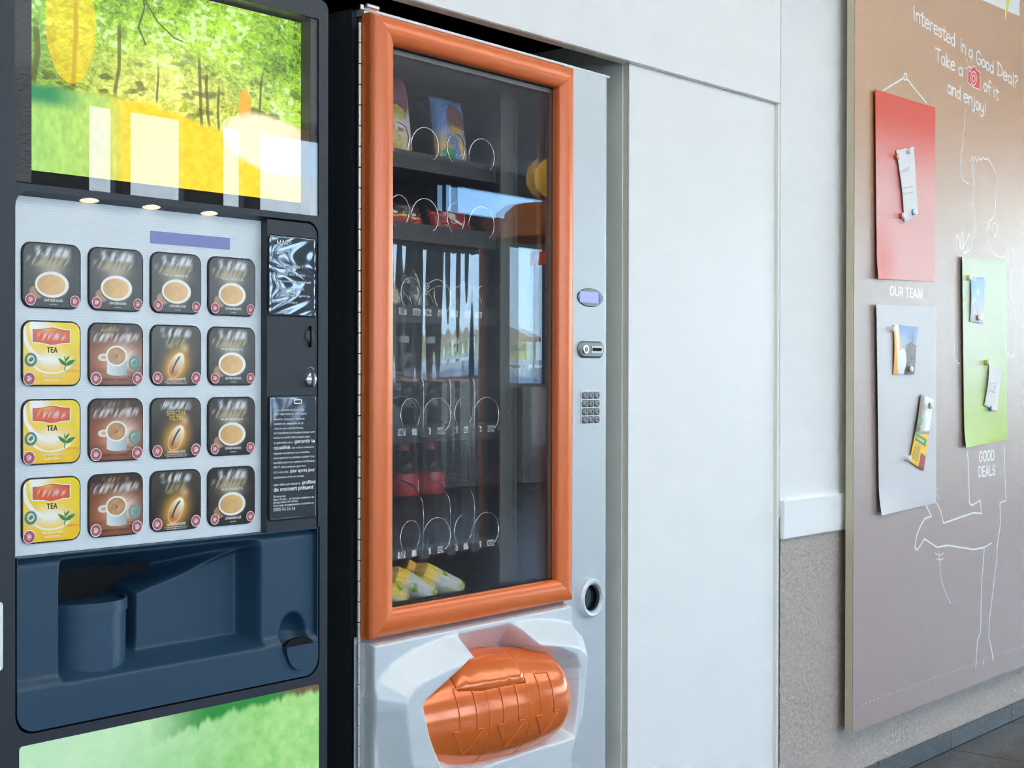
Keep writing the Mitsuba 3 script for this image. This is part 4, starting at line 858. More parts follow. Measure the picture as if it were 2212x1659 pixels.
def hatch_fn(u, z):
    inside = shapely.contains_xy(out_poly, u, z); fin = shapely.contains_xy(funnel, u, z); hin = shapely.contains_xy(hole, u, z)
    base = np.where((u > .0075) & (u < .6195) & (z < .6805), -.028, .012)
    din = distance_transform_edt(inside) * HS
    top = .048
    h = np.minimum(.040 * np.clip(din / top, 0, 1), .040)
    v = np.where(inside, -.028 - h, base)
    a = distance_transform_edt(fin) * HS; b = distance_transform_edt(~hin) * HS
    tt = np.where(fin, a / (a + b + 1e-6), 0)
    v = np.where(fin, v + (.020 - v) * tt ** 1.1, v)
    v = np.where(hin, .10, v)
    nl, nr = .240 + (.668 - z) * .35, .418 + (.668 - z) * .75
    notch = (u > nl) & (u < nr) & (z > .585) & (z < .6675)
    nv = np.where(z > .612, -.028 + (.6675 - z) * 1.05, .030 - (.612 - z) * .6)
    nv = nv - np.clip((u - nr + .022) / .022, 0, 1) * (nv - v) * 1.0
    return np.where(notch & ~hin, np.maximum(nv, v), v)
hm = heightfield(-.002, .700, .03, .690, HS, hatch_fn, .0022)
HT = P2('hatch_housing', hm, 'silver_matt', smooth=True, label='silver moulded housing round the flap')
# barrel shaped flap
bx = np.linspace(-.215, .205, 43)
br = .112 - .55 * np.abs(bx) ** 2
br[-3:] -= [.001, .005, .012]
DC = np.array([.323, .008, .5085])
barrel = lathe([(0, bx[0])] + list(zip(br, bx)) + [(0, bx[-1])], 96)
DR = trimesh.transformations.rotation_matrix(math.radians(-8), [0, 0, 1])[:3, :3]
barrel = turn(turn(barrel, [0, 1, 0], 90), [0, 0, 1], -8).apply_translation(DC)
FB = P2('flap', barrel, 'orange_gloss', smooth=35, label='glossy orange barrel flap with raised arrows')
rad = lambda x: .112 - .55 * x * x
def on_barrel(x, ang, h=.0006): r = rad(x) + h; return DC + DR @ np.array([x, -r * math.cos(ang), r * math.sin(ang)])
hb = []
for x in np.linspace(-.112, .060, 18):
    e_ = min(1.0, (x + .112) / .02 + .25, (.060 - x) / .012 + .25)
    lo_ = .50 + .10 * max(0, (-x - .06) / .05)
    for a_, h in ((lo_, -.002), (lo_ + .06, .006), (lo_ + .16, .0115), (.90, .0135), (1.10, .0125), (1.28, .008)):
        hb.append(on_barrel(x, a_, h * e_))
P2('flap_handle', trimesh.convex.convex_hull(np.array(hb)), 'orange_gloss', FB, smooth=50, label='raised grip of the flap')
def arrow(x0):
    w, hd = .020, .036
    pts = [(x0 - w, .66), (x0 + w, .66), (x0 + w, -.12), (x0 + hd, -.12), (x0, -.62), (x0 - hd, -.12), (x0 - w, -.12)]
    path = []
    for (xa, aa), (xb, ab) in zip(pts, pts[1:] + pts[:1]):
        n_ = max(2, int(abs(ab - aa) / .06) + int(abs(xb - xa) / .012))
        for t_ in np.linspace(0, 1, n_, endpoint=False): path.append(on_barrel(xa + (xb - xa) * t_, aa + (ab - aa) * t_))
    return tube(path, .0016, 6, closed=True)
for x0 in (-.100, .006, .112):
    P2('flap_arrow', arrow(x0), 'orange_gloss', FB, smooth=True, label='raised arrow outline pointing down')
for x0 in (-.050, .058):
    P2('flap_seam', tube([on_barrel(x0, a_, .0002) for a_ in np.linspace(-1.2, 1.3, 40)], .0009, 5), 'orange_gloss', FB, smooth=True)
#---PRODUCTS---
def bag(u, z0, v, w, h, t, kind, tilt=0.0, roll=0.0, seed=0):
    """A filled snack bag: cushion shape with flat crimped ends."""
    r = np.random.default_rng(seed); nu, nz = 26, 34
    s, q = np.meshgrid(np.linspace(-1, 1, nu), np.linspace(0, 1, nz))
    body = np.clip(np.minimum(q, 1 - q) / .16, 0, 1) ** .6
    import meshkit
    wr = (meshkit.fbm(np.stack([s * 3 + seed, q * 4, q * 0], -1), 3, seed) - .5)
    th = t / 2 * body * np.sqrt(np.clip(1 - s ** 4, 0, 1)) * (1 + .7 * wr) + .0006
    x = s * w / 2 * (1 - .05 * body) ; zz = q * h + .004 * wr
    f = np.stack([x, -th, zz], -1).reshape(-1, 3); b = np.stack([x, th, zz], -1).reshape(-1, 3)
    i, j = np.meshgrid(np.arange(nz - 1), np.arange(nu - 1), indexing='ij')
    a_, b_, c_, d_ = (i * nu + j).ravel(), (i * nu + j + 1).ravel(), ((i + 1) * nu + j + 1).ravel(), ((i + 1) * nu + j).ravel()
    F = np.vstack([np.column_stack([a_, b_, c_]), np.column_stack([a_, c_, d_]), np.column_stack([a_, c_, b_]) + nu * nz, np.column_stack([a_, d_, c_]) + nu * nz])
    m = trimesh.Trimesh(np.vstack([f, b]), F, process=False)
    uv = np.column_stack([2 * kind + np.tile(((s + 1) / 2 * .998 + .001).ravel(), 2), np.tile(q.ravel(), 2)])
    m = turn(turn(m, [0, 1, 0], roll), [1, 0, 0], tilt).apply_translation((u, v, z0))
    return m, uv
def snack(name, label, cat, *a, **k):
    m, uv = bag(*a, **k)
    kk = key(name); scene[kk] = mikit.ply(F2.w(m), 'snack_bag', smooth=True, uv=uv); tag(kk, label, cat); return kk
ZB = PLATE + .0085
kb_ = snack('crisps_bag', 'pink and cream crisps bag in the front left coil of the top tray', 'snack bag', .246, tray_z[0] + ZB, .150, .116, .170, .036, 0, tilt=-8, roll=0, seed=1)
P2('bag_print', flat_text('Naturel', .236, tray_z[0] + .060, .0075, .1385, False, .028), 'black_print', kb_, smooth=False)
snack('crisps_bag', 'blue crisps bag right of the pink bag on the top tray', 'snack bag', .424, tray_z[0] + ZB, .150, .100, .150, .034, 1, tilt=-8, roll=0, seed=2)
snack('sweets_bag', 'pink sweets bag with pale green letters on the second tray', 'snack bag', .262, tray_z[1] + ZB, .215,   .120, .120, .028, 2, tilt=-8, seed=3)
snack('snack_bag', 'small red and yellow snack bag in front of the pink sweets bag', 'snack bag', .276, tray_z[1] + ZB, .150, .130, .062, .030, 3, tilt=-20, roll=0, seed=4)
snack('snack_bag', 'small dark red bag with a pale swirl at the right of the second tray', 'snack bag', .430, tray_z[1] + ZB, .150, .130, .058, .030, 4, tilt=-20, roll=0, seed=5)
snack('wrapped_bar', 'orange and yellow wrapped bar in the first coil of the third tray', 'snack bar', .258, tray_z[2] + ZB + .006, .150, .034, .095, .018, 5, tilt=-14, roll=-14, seed=6)
kb_ = snack('wrapped_bar', 'black and white wrapped bar in the second coil of the third tray', 'snack bar', .336, tray_z[2] + ZB + .008, .150, .040, .080, .018, 6, tilt=-14, roll=-20, seed=7)
P2('bar_print', flat_text('BO', .3385, tray_z[2] + .036, .014, .1425, True, ang=math.radians(68)), 'white_print', kb_, smooth=False)
def bottle(name, label, u, z0, v, prof, liquid, lab0, lab1, labmat, cap, aim=None, q=36, spin=0):
    k = thing(name, label, 'bottle')
    def place(m):
        m = turn(m, [0, 0, 1], spin)
        if aim is not None: m = m.copy(); m.apply_transform(trimesh.geometry.align_vectors([0, 0, 1], np.array(aim) / np.linalg.norm(aim)))
        return move(m, u, v, z0)
    obj('body', place(lathe([(0, prof[0][1])] + prof + [(0, prof[-1][1])], q)), liquid, k, F2, smooth=40)
    if labmat:
        zs = np.linspace(lab0, lab1, 12); rr = np.interp(zs, [p[1] for p in prof], [p[0] for p in prof]) + .0005
        th = np.linspace(0, 2 * np.pi, 41)
        TH, ZZ = np.meshgrid(th, zs); RR = np.repeat(rr[:, None], 41, 1)
        vv = np.stack([RR * np.cos(TH), RR * np.sin(TH), ZZ], -1).reshape(-1, 3)
        i, j = np.meshgrid(np.arange(11), np.arange(40), indexing='ij')
        a_, b_, c_, d_ = (i * 41 + j).ravel(), (i * 41 + j + 1).ravel(), ((i + 1) * 41 + j + 1).ravel(), ((i + 1) * 41 + j).ravel()
        m = trimesh.Trimesh(vv, np.vstack([np.column_stack([a_, b_, c_]), np.column_stack([a_, c_, d_])]), process=False)
        uv = np.column_stack([(TH / (2 * np.pi)).ravel(), ((ZZ - lab0) / (lab1 - lab0)).ravel()])
        kk = key('label_wrap', k); scene[kk] = mikit.ply(F2.w(place(m)), labmat, smooth=True, uv=uv)
    r, z = prof[-1]
    obj('cap', place(lathe([(0, z - .001), (cap[0], z - .001), (cap[0], z + cap[1]), (cap[0] - .001, z + cap[1] + .001), (0, z + cap[1] + .001)], 24)), cap[2], k, F2, smooth=40)
    return k
cola = [(.024, 0), (.031, .006), (.0325, .03), (.0295, .06), (.0325, .085), (.0335, .11), (.0335, .135), (.031, .155), (.023, .175), (.014, .192), (.0125, .198)]
for n_, (u, lab) in enumerate(((.3180, 'dark cola bottle with a red label, left one of the pair'), (.3990, 'dark cola bottle with a red label, right one of the pair'))):
    bottle('cola_bottle', lab, u, tray_z[4] + ZB, .190, cola, 'cola', .105, .150, 'cola_label', (.0135, .012, 'magnet_red'), spin=200 + 30 * n_)
clear = [(.026, 0), (.031, .006), (.032, .05), (.030, .075), (.032, .10), (.032, .125), (.026, .15), (.014, .172), (.012, .178)]
for n_, (u, lab) in enumerate(((.3180, 'clear bottle with a tilted white and red ring, leftmost on the fourth tray'), (.3990, 'clear bottle with a tilted white and red ring, between two other clear bottles'), (.4760, 'clear bottle with a tilted white and red ring, nearest the grey upright'))):
    k = bottle('water_bottle', lab, u, tray_z[3] + ZB, .190, clear, 'bottle_plastic', .085, .128, None, (.013, .012, 'white_print'))
    obj('label_ring', move(turn(lathe([(.0325, -.003), (.0350, -.003), (.0350, .003), (.0325, .003), (.0325, -.003)], 40), [1, 0, 0], 14), u, .190, tray_z[3] + .110), 'ring_print', k, F2, smooth=40, label='tilted white and red ring')
tea = [(.019, 0), (.025, .004), (.026, .015), (.026, .078), (.0255, .086), (.024, .095), (.017, .108), (.0130, .114)]
for n_, (u, lab) in enumerate(((.170, 'yellow topped tea bottle lying leftmost at the bottom of the snack machine'), (.252, 'tea bottle with green leaves lying between the other two tea bottles'), (.334, 'tea bottle lying rightmost at the bottom of the snack machine'))):
    bottle('tea_bottle', lab, u, .7285, .047, tea, 'tea_liquid', .010, .093, 'tea_label', (.0150, .014, 'lamp_yellow'), aim=(-.72, .46, .46), spin=(200, 250, 305)[n_])
P2('chute', hullpts([(u, v, z) for u in (.03, .510) for v, z in ((.005, .7003), (.005, .7005), (.30, .7003), (.30, .712))]), 'rubber_dark', smooth=False)
#---BOARD---
# ================================================================ the large printed board
BF = -.050
bl = FW.at(1841.8, 1582, BF)
BL, BZ0 = bl[0], .1935
ND = thing('notice_board', 'large brown printed board with white line drawings hung on the wall at the right', 'board')
PW = lambda *a, **k: obj(a[0], a[1], a[2], a[3] if len(a) > 3 else None, FW, **k)
PW('core', cbox(BL, 5.45, BF + .002, BF + .024, BZ0, 2.72, .0005), 'board_edge', ND, smooth=False, label='pale yellow edge')
PW('face', cbox(BL + .0005, 5.4495, BF, BF + .002, BZ0 + .0005, 2.7195), 'board_print', ND, smooth=False, label='brown printed face')
for z in (.30, 2.4): PW('spacer', cbox(BL + .10, 5.35, BF + .024, -.0135, z, z + .04), 'niche_dark', ND, smooth=False)
B_ = lambda pts, v=BF: [tuple(FW.at(x, y, v)) for x, y in pts]
def smooth_line(p, n=6):
    p = np.array(p); out = []
    for i in range(len(p) - 1):
        p0, p1, p2, p3 = p[max(i - 1, 0)], p[i], p[i + 1], p[min(i + 2, len(p) - 1)]
        for t_ in np.linspace(0, 1, n, endpoint=False):
            out.append(.5 * ((2 * p1) + (-p0 + p2) * t_ + (2 * p0 - 5 * p1 + 4 * p2 - p3) * t_ ** 2 + (-p0 + 3 * p1 - 3 * p2 + p3) * t_ ** 3))
    return [tuple(q) for q in out] + [tuple(p[-1])]
def ell(cx, cy, rx, ry, n=28): return [(cx + rx * math.cos(a), cy + ry * math.sin(a)) for a in np.linspace(0, 2 * math.pi, n)]
thick = [[(2089, 974), (2091, 999), (2093, 1045), (2094, 1086), (2099, 1092), (2117, 1081), (2120, 1109), (2102, 1108), (2038, 1130), (2032, 1105), (2024, 1087)],
         [(2169, 965), (2170, 1021), (2173, 1081), (2160, 1086), (2161, 1130), (2154, 1180), (2153, 1208), (2145, 1275), (2137, 1338), (2136, 1376), (2141, 1400), (2146, 1427)],
         [(2000, 1092), (2012, 1115), (1998, 1120), (1989, 1134), (1980, 1156), (1976, 1182), (1979, 1188), (1983, 1186), (1997, 1164), (2010, 1173), (2024, 1182), (2047, 1178), (2103, 1187), (2125, 1183), (2142, 1173)],
         [(2126, 1185), (2120, 1264), (2118, 1365), (2111, 1387), (2108, 1442)], [(2124, 1432), (2124.4, 1434)]]
PW('figure_drawing', strokes([B_(l) for l in thick], .0052, BF - .0005, BF), 'white_drawing', ND, smooth=False, label='white outline of the lower part of a figure')
thin = [smooth_line(B_([(2028, 1191), (2029, 1208), (2034, 1253), (2043, 1282), (2054, 1304)])), B_([(2020, 1195), (2029, 1200), (2038, 1195)]), B_([(2023, 1207), (2030, 1210), (2037, 1207)]), B_([(2024, 1055), (2025.5, 1059)]), B_([(2025, 1069), (2029, 1079)])]
PW('branch_drawing', strokes(thin[:3], .0026, BF - .0005, BF), 'white_drawing', ND, smooth=False)
for l_ in thin[3:]: PW('tick_drawing', strokes([l_], .0026, BF - .0005, BF), 'white_drawing', ND, smooth=False)
faint = [smooth_line(B_([(2086, 237), (2079, 313), (2074, 357), (2079, 386), (2092, 398)])), smooth_line(B_([(2101, 352), (2102, 398), (2102, 448), (2107, 482), (2104, 508), (2097, 535), (2085, 548)])),
         B_([(2097, 350), (2100, 338), (2103, 348), (2107, 339), (2110, 349), (2114, 340), (2118, 346), (2123, 341), (2128, 345), (2133, 342), (2143, 357)]), smooth_line(B_([(2143, 357), (2154, 386), (2151, 412), (2149, 458), (2143, 472), (2136, 482), (2135, 516), (2148, 549), (2170, 557)])),
         B_(ell(2148, 496, 5, 14)), smooth_line(B_([(2067, 542), (2066, 520), (2068, 506), (2072, 520), (2074, 538), (2076, 515), (2079, 500), (2081, 515), (2078, 540), (2086, 522), (2094, 504), (2094, 520), (2088, 540), (2080, 548)])),
         smooth_line(B_([(2176, 516), (2176, 545), (2178, 566), (2182, 588)])), smooth_line(B_([(2184, 588), (2190, 575), (2191, 552), (2188, 535), (2186, 560)])),
         smooth_line(B_([(2068, 549), (2061, 593), (2059, 631), (2061, 762), (2066, 781), (2073, 786)])), smooth_line(B_([(2182, 588), (2182, 641), (2191, 689), (2192, 750), (2185, 772), (2178, 762)]))]
PW('figure_drawing', strokes(faint, .0036, BF - .0005, BF), 'white_drawing', ND, smooth=False, label='thin white outline of a head with raised hands')
PW('string_drawing', strokes([B_([(1907, 196), (1951, 169)]), B_([(1960, 172), (1972, 187), (2002, 223)]), B_(ell(1955.5, 166, 3.2, 7))], .0048, BF - .0005, BF), 'white_drawing', ND, smooth=False, label='white drawn string')
PW('stitch_line', [prism(LineString([(BL + .05 + i * .024, BZ0 + .068), (BL + .058 + i * .024, BZ0 + .068)]).buffer(.0006), BF - .0003, BF) for i in range(68)], 'white_drawing', ND, smooth=False, kind='stuff', label='fine dashed white line')
cam_poly = Polygon(B_([(2091, 142), (2090, 178), (2102, 188), (2116.5, 194), (2117, 157), (2108, 150), (2107, 145), (2101, 142), (2100, 147.5)]))
PW('camera_drawing', prism(cam_poly, BF - .0004, BF), 'red_print', ND, smooth=False, label='red camera drawing')
PW('camera_outline', strokes([list(cam_poly.exterior.coords), B_(ell(2103, 169.5, 6.2, 14.5)), B_(ell(2103, 169.5, 2.9, 7.2)), B_([(2086, 126), (2090.5, 135)]), B_([(2096, 125), (2095, 134)]), B_([(2083.5, 148), (2089, 147)]), B_([(2093, 152), (2097, 156), (2097, 149), (2093, 146)])], .0030, BF - .0008, BF - .0004), 'white_drawing', ND, smooth=False)
tp = B_([(2121, 0), (2202, 35), (2203, 0)])
du = 1.0
PW('label_drawing', prism(Polygon([tp[0], tp[1], (tp[1][0] + .01, tp[1][1] + .22), (tp[0][0] - .05, tp[1][1] + .22)]), BF - .0004, BF), 'white_drawing', ND, smooth=False, label='white tag with a green tip')
a_ = B_([(2170, 46), (2189, 0), (2173, 0)]); b_ = B_([(2172, 37), (2187, 0), (2174, 0)])
PW('label_tip', prism(Polygon([a_[0], (a_[1][0] + .06, a_[1][1] + .15), (a_[2][0] + .015, a_[2][1] + .15)]), BF - .0008, BF - .0004), 'white_drawing', ND, smooth=False)
PW('label_tip', prism(Polygon([b_[0], (b_[1][0] + .06, b_[1][1] + .15), (b_[2][0] + .015, b_[2][1] + .15)]), BF - .0012, BF - .0008), 'lime_print', ND, smooth=False)
# hand lettering: every glyph as strokes in a box of height 1 (x-height .62)
def arc(cx, cy, rx, ry, a0, a1, n=12): return [(cx + rx * math.cos(math.radians(a)), cy + ry * math.sin(math.radians(a))) for a in np.linspace(a0, a1, n)]
GL_ = {'I': (.22, [[(.1, 0), (.08, 1)]]), 'n': (.42, [[(.05, .62), (.06, 0)], [(.06, .42), (.16, .62), (.30, .60), (.34, .4), (.35, 0)]]), 't': (.34, [[(.16, .92), (.15, .1), (.22, 0), (.30, .05)], [(.0, .66), (.32, .68)]]),
       'e': (.42, [[(.05, .34), (.36, .38), (.34, .58), (.2, .64), (.06, .5), (.04, .2), (.14, .0), (.36, .08)]]), 'r': (.34, [[(.06, .62), (.07, 0)], [(.07, .4), (.16, .6), (.30, .6)]]), 's': (.36, [[(.32, .56), (.16, .64), (.06, .5), (.28, .26), (.24, .04), (.04, .04)]]),
       'd': (.44, [[(.34, .45), (.2, .62), (.06, .45), (.06, .15), (.18, 0), (.33, .2)], [(.35, 1.0), (.36, 0)]]), 'i': (.18, [[(.08, .62), (.09, 0)], [(.08, .86), (.085, .89)]]), 'a': (.44, [[(.34, .5), (.2, .63), (.06, .45), (.06, .15), (.18, 0), (.33, .2)], [(.34, .62), (.37, 0)]]),
       'G': (.56, [[(.48, .85), (.3, 1.0), (.1, .8), (.05, .4), (.14, .05), (.34, 0), (.48, .18), (.48, .42), (.28, .42)]]), 'o': (.42, [arc(.2, .31, .16, .31, 90, 450, 16)]), 'D': (.56, [[(.12, .02), (.10, .98)], [(.0, .98), (.3, .96), (.48, .7), (.46, .3), (.3, .05), (.05, .0)]]),
       'l': (.18, [[(.08, 1.0), (.09, 0)]]), '?': (.36, [[(.04, .82), (.14, 1.0), (.3, .92), (.28, .66), (.14, .48), (.14, .26)], [(.14, .05), (.145, .02)]]), 'T': (.46, [[(.22, .98), (.22, 0)], [(.0, .96), (.44, 1.0)]]), 'k': (.42, [[(.06, 1), (.07, 0)], [(.34, .62), (.08, .28), (.36, 0)]]),
       'f': (.34, [[(.32, .92), (.2, 1.0), (.13, .85), (.13, -.02)], [(.0, .5), (.28, .52)]]), 'y': (.42, [[(.05, .62), (.08, .25), (.2, .12), (.34, .3)], [(.36, .62), (.34, 0), (.2, -.32), (.06, -.25)]]), 'j': (.24, [[(.14, .62), (.15, -.1), (.05, -.3), (-.04, -.22)], [(.14, .86), (.145, .89)]]), '!': (.2, [[(.1, 1), (.09, .28)], [(.09, .04), (.095, .01)]])}
def hand(word, p0, p1, h, w=.0058):
    """The word along the baseline from image point p0 to p1 on the board face."""
    a, b = np.array(B_([p0, p1])); L = np.linalg.norm(b - a); d = (b - a) / L; n = np.array([0, 1.0])
    total = sum(GL_[c][0] for c in word); x, lines = 0.0, []
    for c in word:
        gw, st = GL_[c]
        for s_ in st:
            q = smooth_line(s_, 4) if len(s_) > 2 else s_
            lines.append([tuple(a + d * ((x + px) / total * L) + n * py * h) for px, py in q])
        x += gw
    return strokes(lines, w, BF - .0005, BF)
HC = .040
for word, p0, p1, h in (('Interested', (1972, 41), (2064, 102), HC), ('in', (2074, 109), (2087, 119), HC), ('a', (2092, 123), (2102, 127), HC), ('Good', (2108, 134), (2147, 161), HC), ('Deal?', (2153, 160), (2199, 193), HC),
                        ('Take', (2021, 132), (2063, 154), HC), ('a', (2070, 161), (2081, 166), HC), ('of', (2124, 195), (2141, 204), HC), ('it', (2145, 209), (2158, 217), HC), ('and', (2046, 200), (2076, 217), HC), ('enjoy!', (2081, 218), (2131, 249), HC)):
    PW('lettering', hand(word, p0, p1, h), 'white_drawing', ND, smooth=False, label=f'hand lettered word {word}')
def block(s, p0, p1, hpx):
    a, b = np.array(B_([p0, p1])); t_ = np.array(B_([(p0[0], p0[1] - hpx)]))[0]
    return flat_text(s, a[0], a[1], t_[1] - a[1], BF - .0004, True, b[0] - a[0])
for s_, p0, p1, hp in (('OUR TEAM', (1921, 637.5), (1992.5, 638), 20), ('GOOD', (2114, 998), (2147.5, 994), 23), ('DEALS', (2112.5, 1031), (2150, 1025), 23)):
    PW('lettering', block(s_, p0, p1, hp), 'white_drawing', ND, smooth=False, label=f'white capitals {s_}')
# three magnetic sheets
def wsheet(name, corners, vf, mat, label, cat, nu=14, nz=24, kind=None, th=.0010):
    c = [FW.at(x, y, BF - .004) for x, y in corners]
    m, uv = sheet(c, vf, th, nu, nz)
    if kind is not None: uv = uv * [.998, 1] + [2 * kind + .001, 0]
    k = key(name); scene[k] = mikit.ply(FW.w(m), mat, smooth=True, uv=uv); tag(k, label, cat); return k
S0 = BF - .0032
wsheet('magnetic_sheet', ((1887, 193), (2021, 232), (2020.5, 608.5), (1891, 602)), lambda s, t: S0 - .006 * (1 - s) ** 2 - .004 * np.clip(t - .9, 0, 1) * 10 * (1 - s) ** 3, 'red_sheet', 'red sheet on the board with one narrow white note', 'magnetic sheet')
wsheet('magnetic_sheet', ((1889, 657), (2023, 664), (2023, 1087), (1895, 1113)), lambda s, t: S0 - .007 * (1 - s) ** 2 - .008 * np.clip((t - .85) / .15, 0, 1) ** 2 * (1 - s) ** 2, 'white_sheet', 'white sheet on the board with a tower postcard and a yellow leaflet', 'magnetic sheet')
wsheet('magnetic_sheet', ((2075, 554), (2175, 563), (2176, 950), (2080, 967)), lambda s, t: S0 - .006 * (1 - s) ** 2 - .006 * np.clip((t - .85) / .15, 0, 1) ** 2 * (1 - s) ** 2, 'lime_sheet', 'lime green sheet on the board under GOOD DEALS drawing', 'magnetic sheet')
N0 = BF - .0100
k = wsheet('note', ((1932, 325), (1970, 317), (1979, 463), (1950, 481.5)), lambda s, t: N0 - .004 * (1 - s) * np.sin(np.pi * t), 'paper', 'narrow white note pinned on the red sheet', 'note')
nt = [B_([(1941, 371), (1962, 362)], N0), B_([(1941, 376), (1961, 367)], N0), B_([(1946, 408), (1968, 402)], N0), B_([(1948, 420), (1970, 415)], N0)]
PW('note_print', strokes(nt, .003, N0 - .0043, N0 - .0040), 'grey_print', k, smooth=False)
wsheet('postcard', ((1926, 701), (1979, 707), (1971, 808.5), (1925, 809.4)), lambda s, t: N0 - .004 * (1 - s) * np.sin(np.pi * t), 'leaflet_print', 'postcard of a dark gothic tower pinned high on the white sheet', 'postcard', kind=1)
wsheet('leaflet', ((1985, 852), (2013, 863), (1991, 1017), (1960, 996)), lambda s, t: N0 - .004 * (1 - s) * np.sin(np.pi * t), 'leaflet_print', 'slanting leaflet with a yellow lower half pinned low on the white sheet', 'leaflet', kind=0)
wsheet('photo_card', ((2092.5, 598), (2124.5, 599.6), (2120, 699), (2091, 694.6)), lambda s, t: N0 - .004 * (1 - s) * np.sin(np.pi * t), 'leaflet_print', 'photo card of blue sky pinned high on the green sheet', 'photo card', kind=2)
k = wsheet('note', ((2133.5, 785), (2160, 800.5), (2150, 888.5), (2122.6, 875)), lambda s, t: N0 - .004 * (1 - s) * np.sin(np.pi * t), 'paper', 'white note with a faint sketch pinned low on the green sheet', 'note')
PW('note_print', strokes([B_([(2135, 830), (2150, 826), (2147, 848), (2133, 843), (2135, 830)], N0), B_([(2138, 836), (2146, 835), (2144, 845), (2137, 842)], N0)], .0022, N0 - .0043, N0 - .0040), 'grey_print', k, smooth=False)
for (x, y, mat, lab) in ((1940.5, 337.5, 'magnet_red', 'white magnet with orange bounce light painted on its side at the top left of the narrow note on the red sheet'), (1964.7, 325.5, 'magnet_white', 'white magnet at the top right of the narrow note on the red sheet'), (1951, 466, 'magnet_red', 'white magnet with orange bounce light painted on its side at the bottom left of the narrow note on the red sheet'), (1975.5, 458, 'magnet_blue', 'blue and white magnet at the bottom right of the narrow note on the red sheet'),
                         (1931, 711, 'magnet_white', 'white magnet at the top left corner of the tower postcard'), (1968, 797, 'magnet_brown', 'brown and white magnet at the bottom right of the tower postcard'), (2011.7, 876, 'magnet_brown', 'brown and white magnet at the top right of the slanting leaflet'), (1964, 990, 'magnet_white', 'white magnet at the bottom left of the slanting leaflet'),
                         (2095, 600, 'magnet_lime', 'lime and white magnet at the top left of the blue photo card'), (2115, 686, 'magnet_red', 'red and white magnet at the bottom right of the blue photo card'), (2134.6, 783, 'magnet_lime', 'lime and white magnet at the top of the sketched note'), (2144, 882.5, 'magnet_blue', 'grey blue and white magnet at the bottom of the sketched note')):
    c = FW.at(x, y, N0 - .006); k = thing('magnet', lab, 'magnet')
    PW('base', disc(c[0], c[1], .0088, N0 - .0055, S0 - .0005, 24), mat, k, smooth=30)  # orange sides on the red sheet paint its bounce light
    PW('cap', disc(c[0], c[1], .0092, N0 - .0110, N0 - .0055, 24, .0025), 'magnet_white', k, smooth=30)
#---ROOM OBJECTS---
# ================================================================ added fill lights, then what the glass mirrors: pendant lamps and the street
def fill_light(x, y):  # unseen lights added to brighten the machine fronts and the ceiling
    k = thing('ceiling_light', 'added long fill light hung out of view in front of the machines', 'ceiling light', 'added fill lights')
    z = CEIL - .34
    obj('housing', cbox(x, x + 1.3, y, y + .30, z, z + .035, .004), 'white_trim', k, smooth=False)
    for name, z0, z1 in (('diffuser', z - .003, z - .0002), ('uplight', z + .0352, z + .038)):
        obj(name, cbox(x + .02, x + 1.28, y + .02, y + .28, z0, z1), 'white_trim', k, smooth=False, emitter={'type': 'area', 'radiance': {'type': 'rgb', 'value': FILL_DOWN if name == 'diffuser' else FILL_UP}})
    for dx in (.1, 1.2): obj('wire', tube([(x + dx, y + .15, z + .03), (x + dx, y + .15, CEIL)], .003, 6), 'steel_wire', k)
for y in (-.30, -1.30):
    for i in range(5): fill_light(.5 + 1.75 * i, y)
def pendant(name, label, x, y, z, prof, mat, glow=None):
    k = thing(name, label, 'pendant lamp')
    m = move(lathe(prof, 48), x, y, z)
    obj('shade', m, mat, k, smooth=35, **({'emitter': {'type': 'area', 'radiance': {'type': 'rgb', 'value': glow}}} if glow else {}))
    top = z + prof[-1][1]
    obj('cord', tube([(x, y, top), (x, y, CEIL - .01)], .004, 6), 'window_frame', k)
    obj('ceiling_rose', move(lathe([(0, 0), (.05, 0), (.05, .02), (0, .02)], 20), x, y, CEIL - .0205), 'white_trim', k, smooth=30)
a = np.linspace(-math.pi / 2, math.pi / 2, 20)
pendant('ball_lamp', 'round yellow lamp mirrored at the right of the snack machine glass', 6.84, -1.143, 2.304, [(max(.0001, .125 * math.cos(t)), .125 * math.sin(t)) for t in a], 'lamp_yellow', [.055, .030, .002])
pendant('drum_lamp', 'wide orange drum lamp mirrored in the snack machine glass', 8.472, -2.301, 2.135, [(.37, 0), (.38, 0), (.38, .03), (.36, .18), (.30, .235), (.0, .25)], 'lamp_orange')
pendant('cone_lamp', 'small red lamp mirrored in front of the street in the snack machine glass', 10.051, -3.528, 2.11, [(.050, 0), (.052, 0), (.040, .11), (0, .115)], 'lamp_red', [.05, .006, .001])
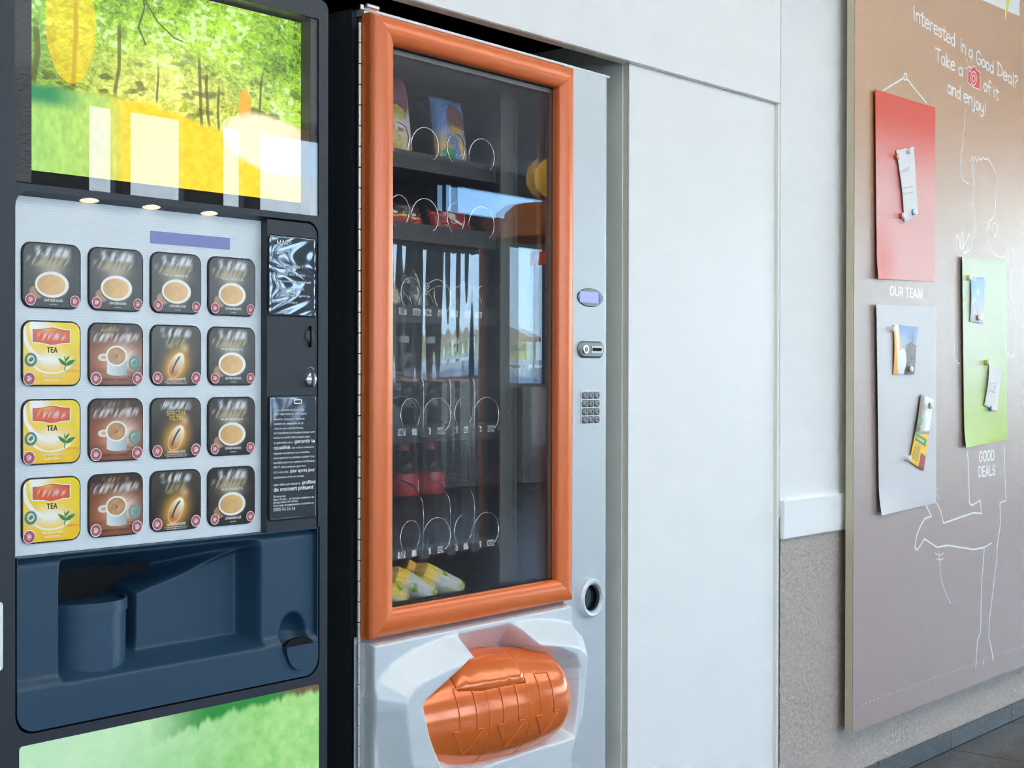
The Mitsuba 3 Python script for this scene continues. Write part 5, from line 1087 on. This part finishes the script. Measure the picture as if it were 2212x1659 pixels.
# the house across the street with its sign and fence
hk = thing('house', 'grey house with an orange tiled roof mirrored in the snack machine glass', 'house')
hx, hy = 46.2, -31.0
obj('wall', cbox(hx - 6, hx + 1.1, hy - 8, hy, -.2, 2.56), 'house_grey', hk, smooth=False)
def roof_slab(): return hullpts([(hx - 6.3, hy + .35, 2.55), (hx + 1.45, hy + .35, 2.55), (hx + 1.45, hy - 8.3, 2.55), (hx - 6.3, hy - 8.3, 2.55), (hx + 1.45, hy + .35, 2.72), (hx - 6.3, hy + .35, 2.72), (hx - .9, hy - 4, 5.25), (hx - 5.2, hy - 4, 5.25)])
obj('roof', roof_slab(), 'roof_tile', hk, smooth=False)
obj('skylight', cbox(hx - .9, hx - .2, hy - 1.2, hy - .3, 3.2, 4.05), 'fence_white', hk, smooth=False)
gs = thing('garage_sign', 'yellow garage sign mirrored in the snack machine glass', 'sign')
obj('panel', cbox(45.2, 46.35, hy + 1.0, hy + 1.05, 1.80, 2.52), 'sign_yellow', gs, smooth=False)
obj('post', tube([(46.3, hy + .96, -.15), (46.3, hy + .96, 2.6)], .03, 8), 'window_frame', gs)
gt = text_mesh('GARAGE', .24, .01, True); p_ = np.array(gt.vertices)
gt.vertices = np.column_stack([46.25 - p_[:, 0] * (1.0 / p_[:, 0].max()), hy + 1.06 + p_[:, 2], 2.18 + p_[:, 1]])
obj('lettering', gt, 'black_print', gs, smooth=False)
fk = thing('fence', 'white fence along the street mirrored in the snack machine glass', 'fence')
obj('rail', cbox(44.0, 49.0, hy + 1.6, hy + 1.7, 1.62, 1.80), 'fence_white', fk, smooth=False)
for i in range(16): obj('board', cbox(44.0 + i * .31, 44.26 + i * .31, hy + 1.62, hy + 1.68, -.15, 1.5), 'fence_white', fk, smooth=False)
# a white pier and dark bench below the window the glass mirrors
tag(obj('white_pier', cbox(12.98, 13.30, Y0 + .01, Y0 + .20, .001, 1.05, .004), 'white_paint', smooth=False), 'white pier below the window mirrored at the right of the glass', 'pier')
bk = thing('bench', 'dark wooden bench mirrored at the right of the snack machine glass', 'bench')
obj('back', cbox(13.32, 15.4, Y0 + .03, Y0 + .12, .4, 1.02, .01), 'dark_wood', bk, smooth=False)
obj('seat', cbox(13.32, 15.4, Y0 + .03, Y0 + .55, .40, .46, .01), 'dark_wood', bk, smooth=False)
obj('base', cbox(13.36, 15.36, Y0 + .06, Y0 + .50, .001, .40), 'dark_wood', bk, smooth=False)
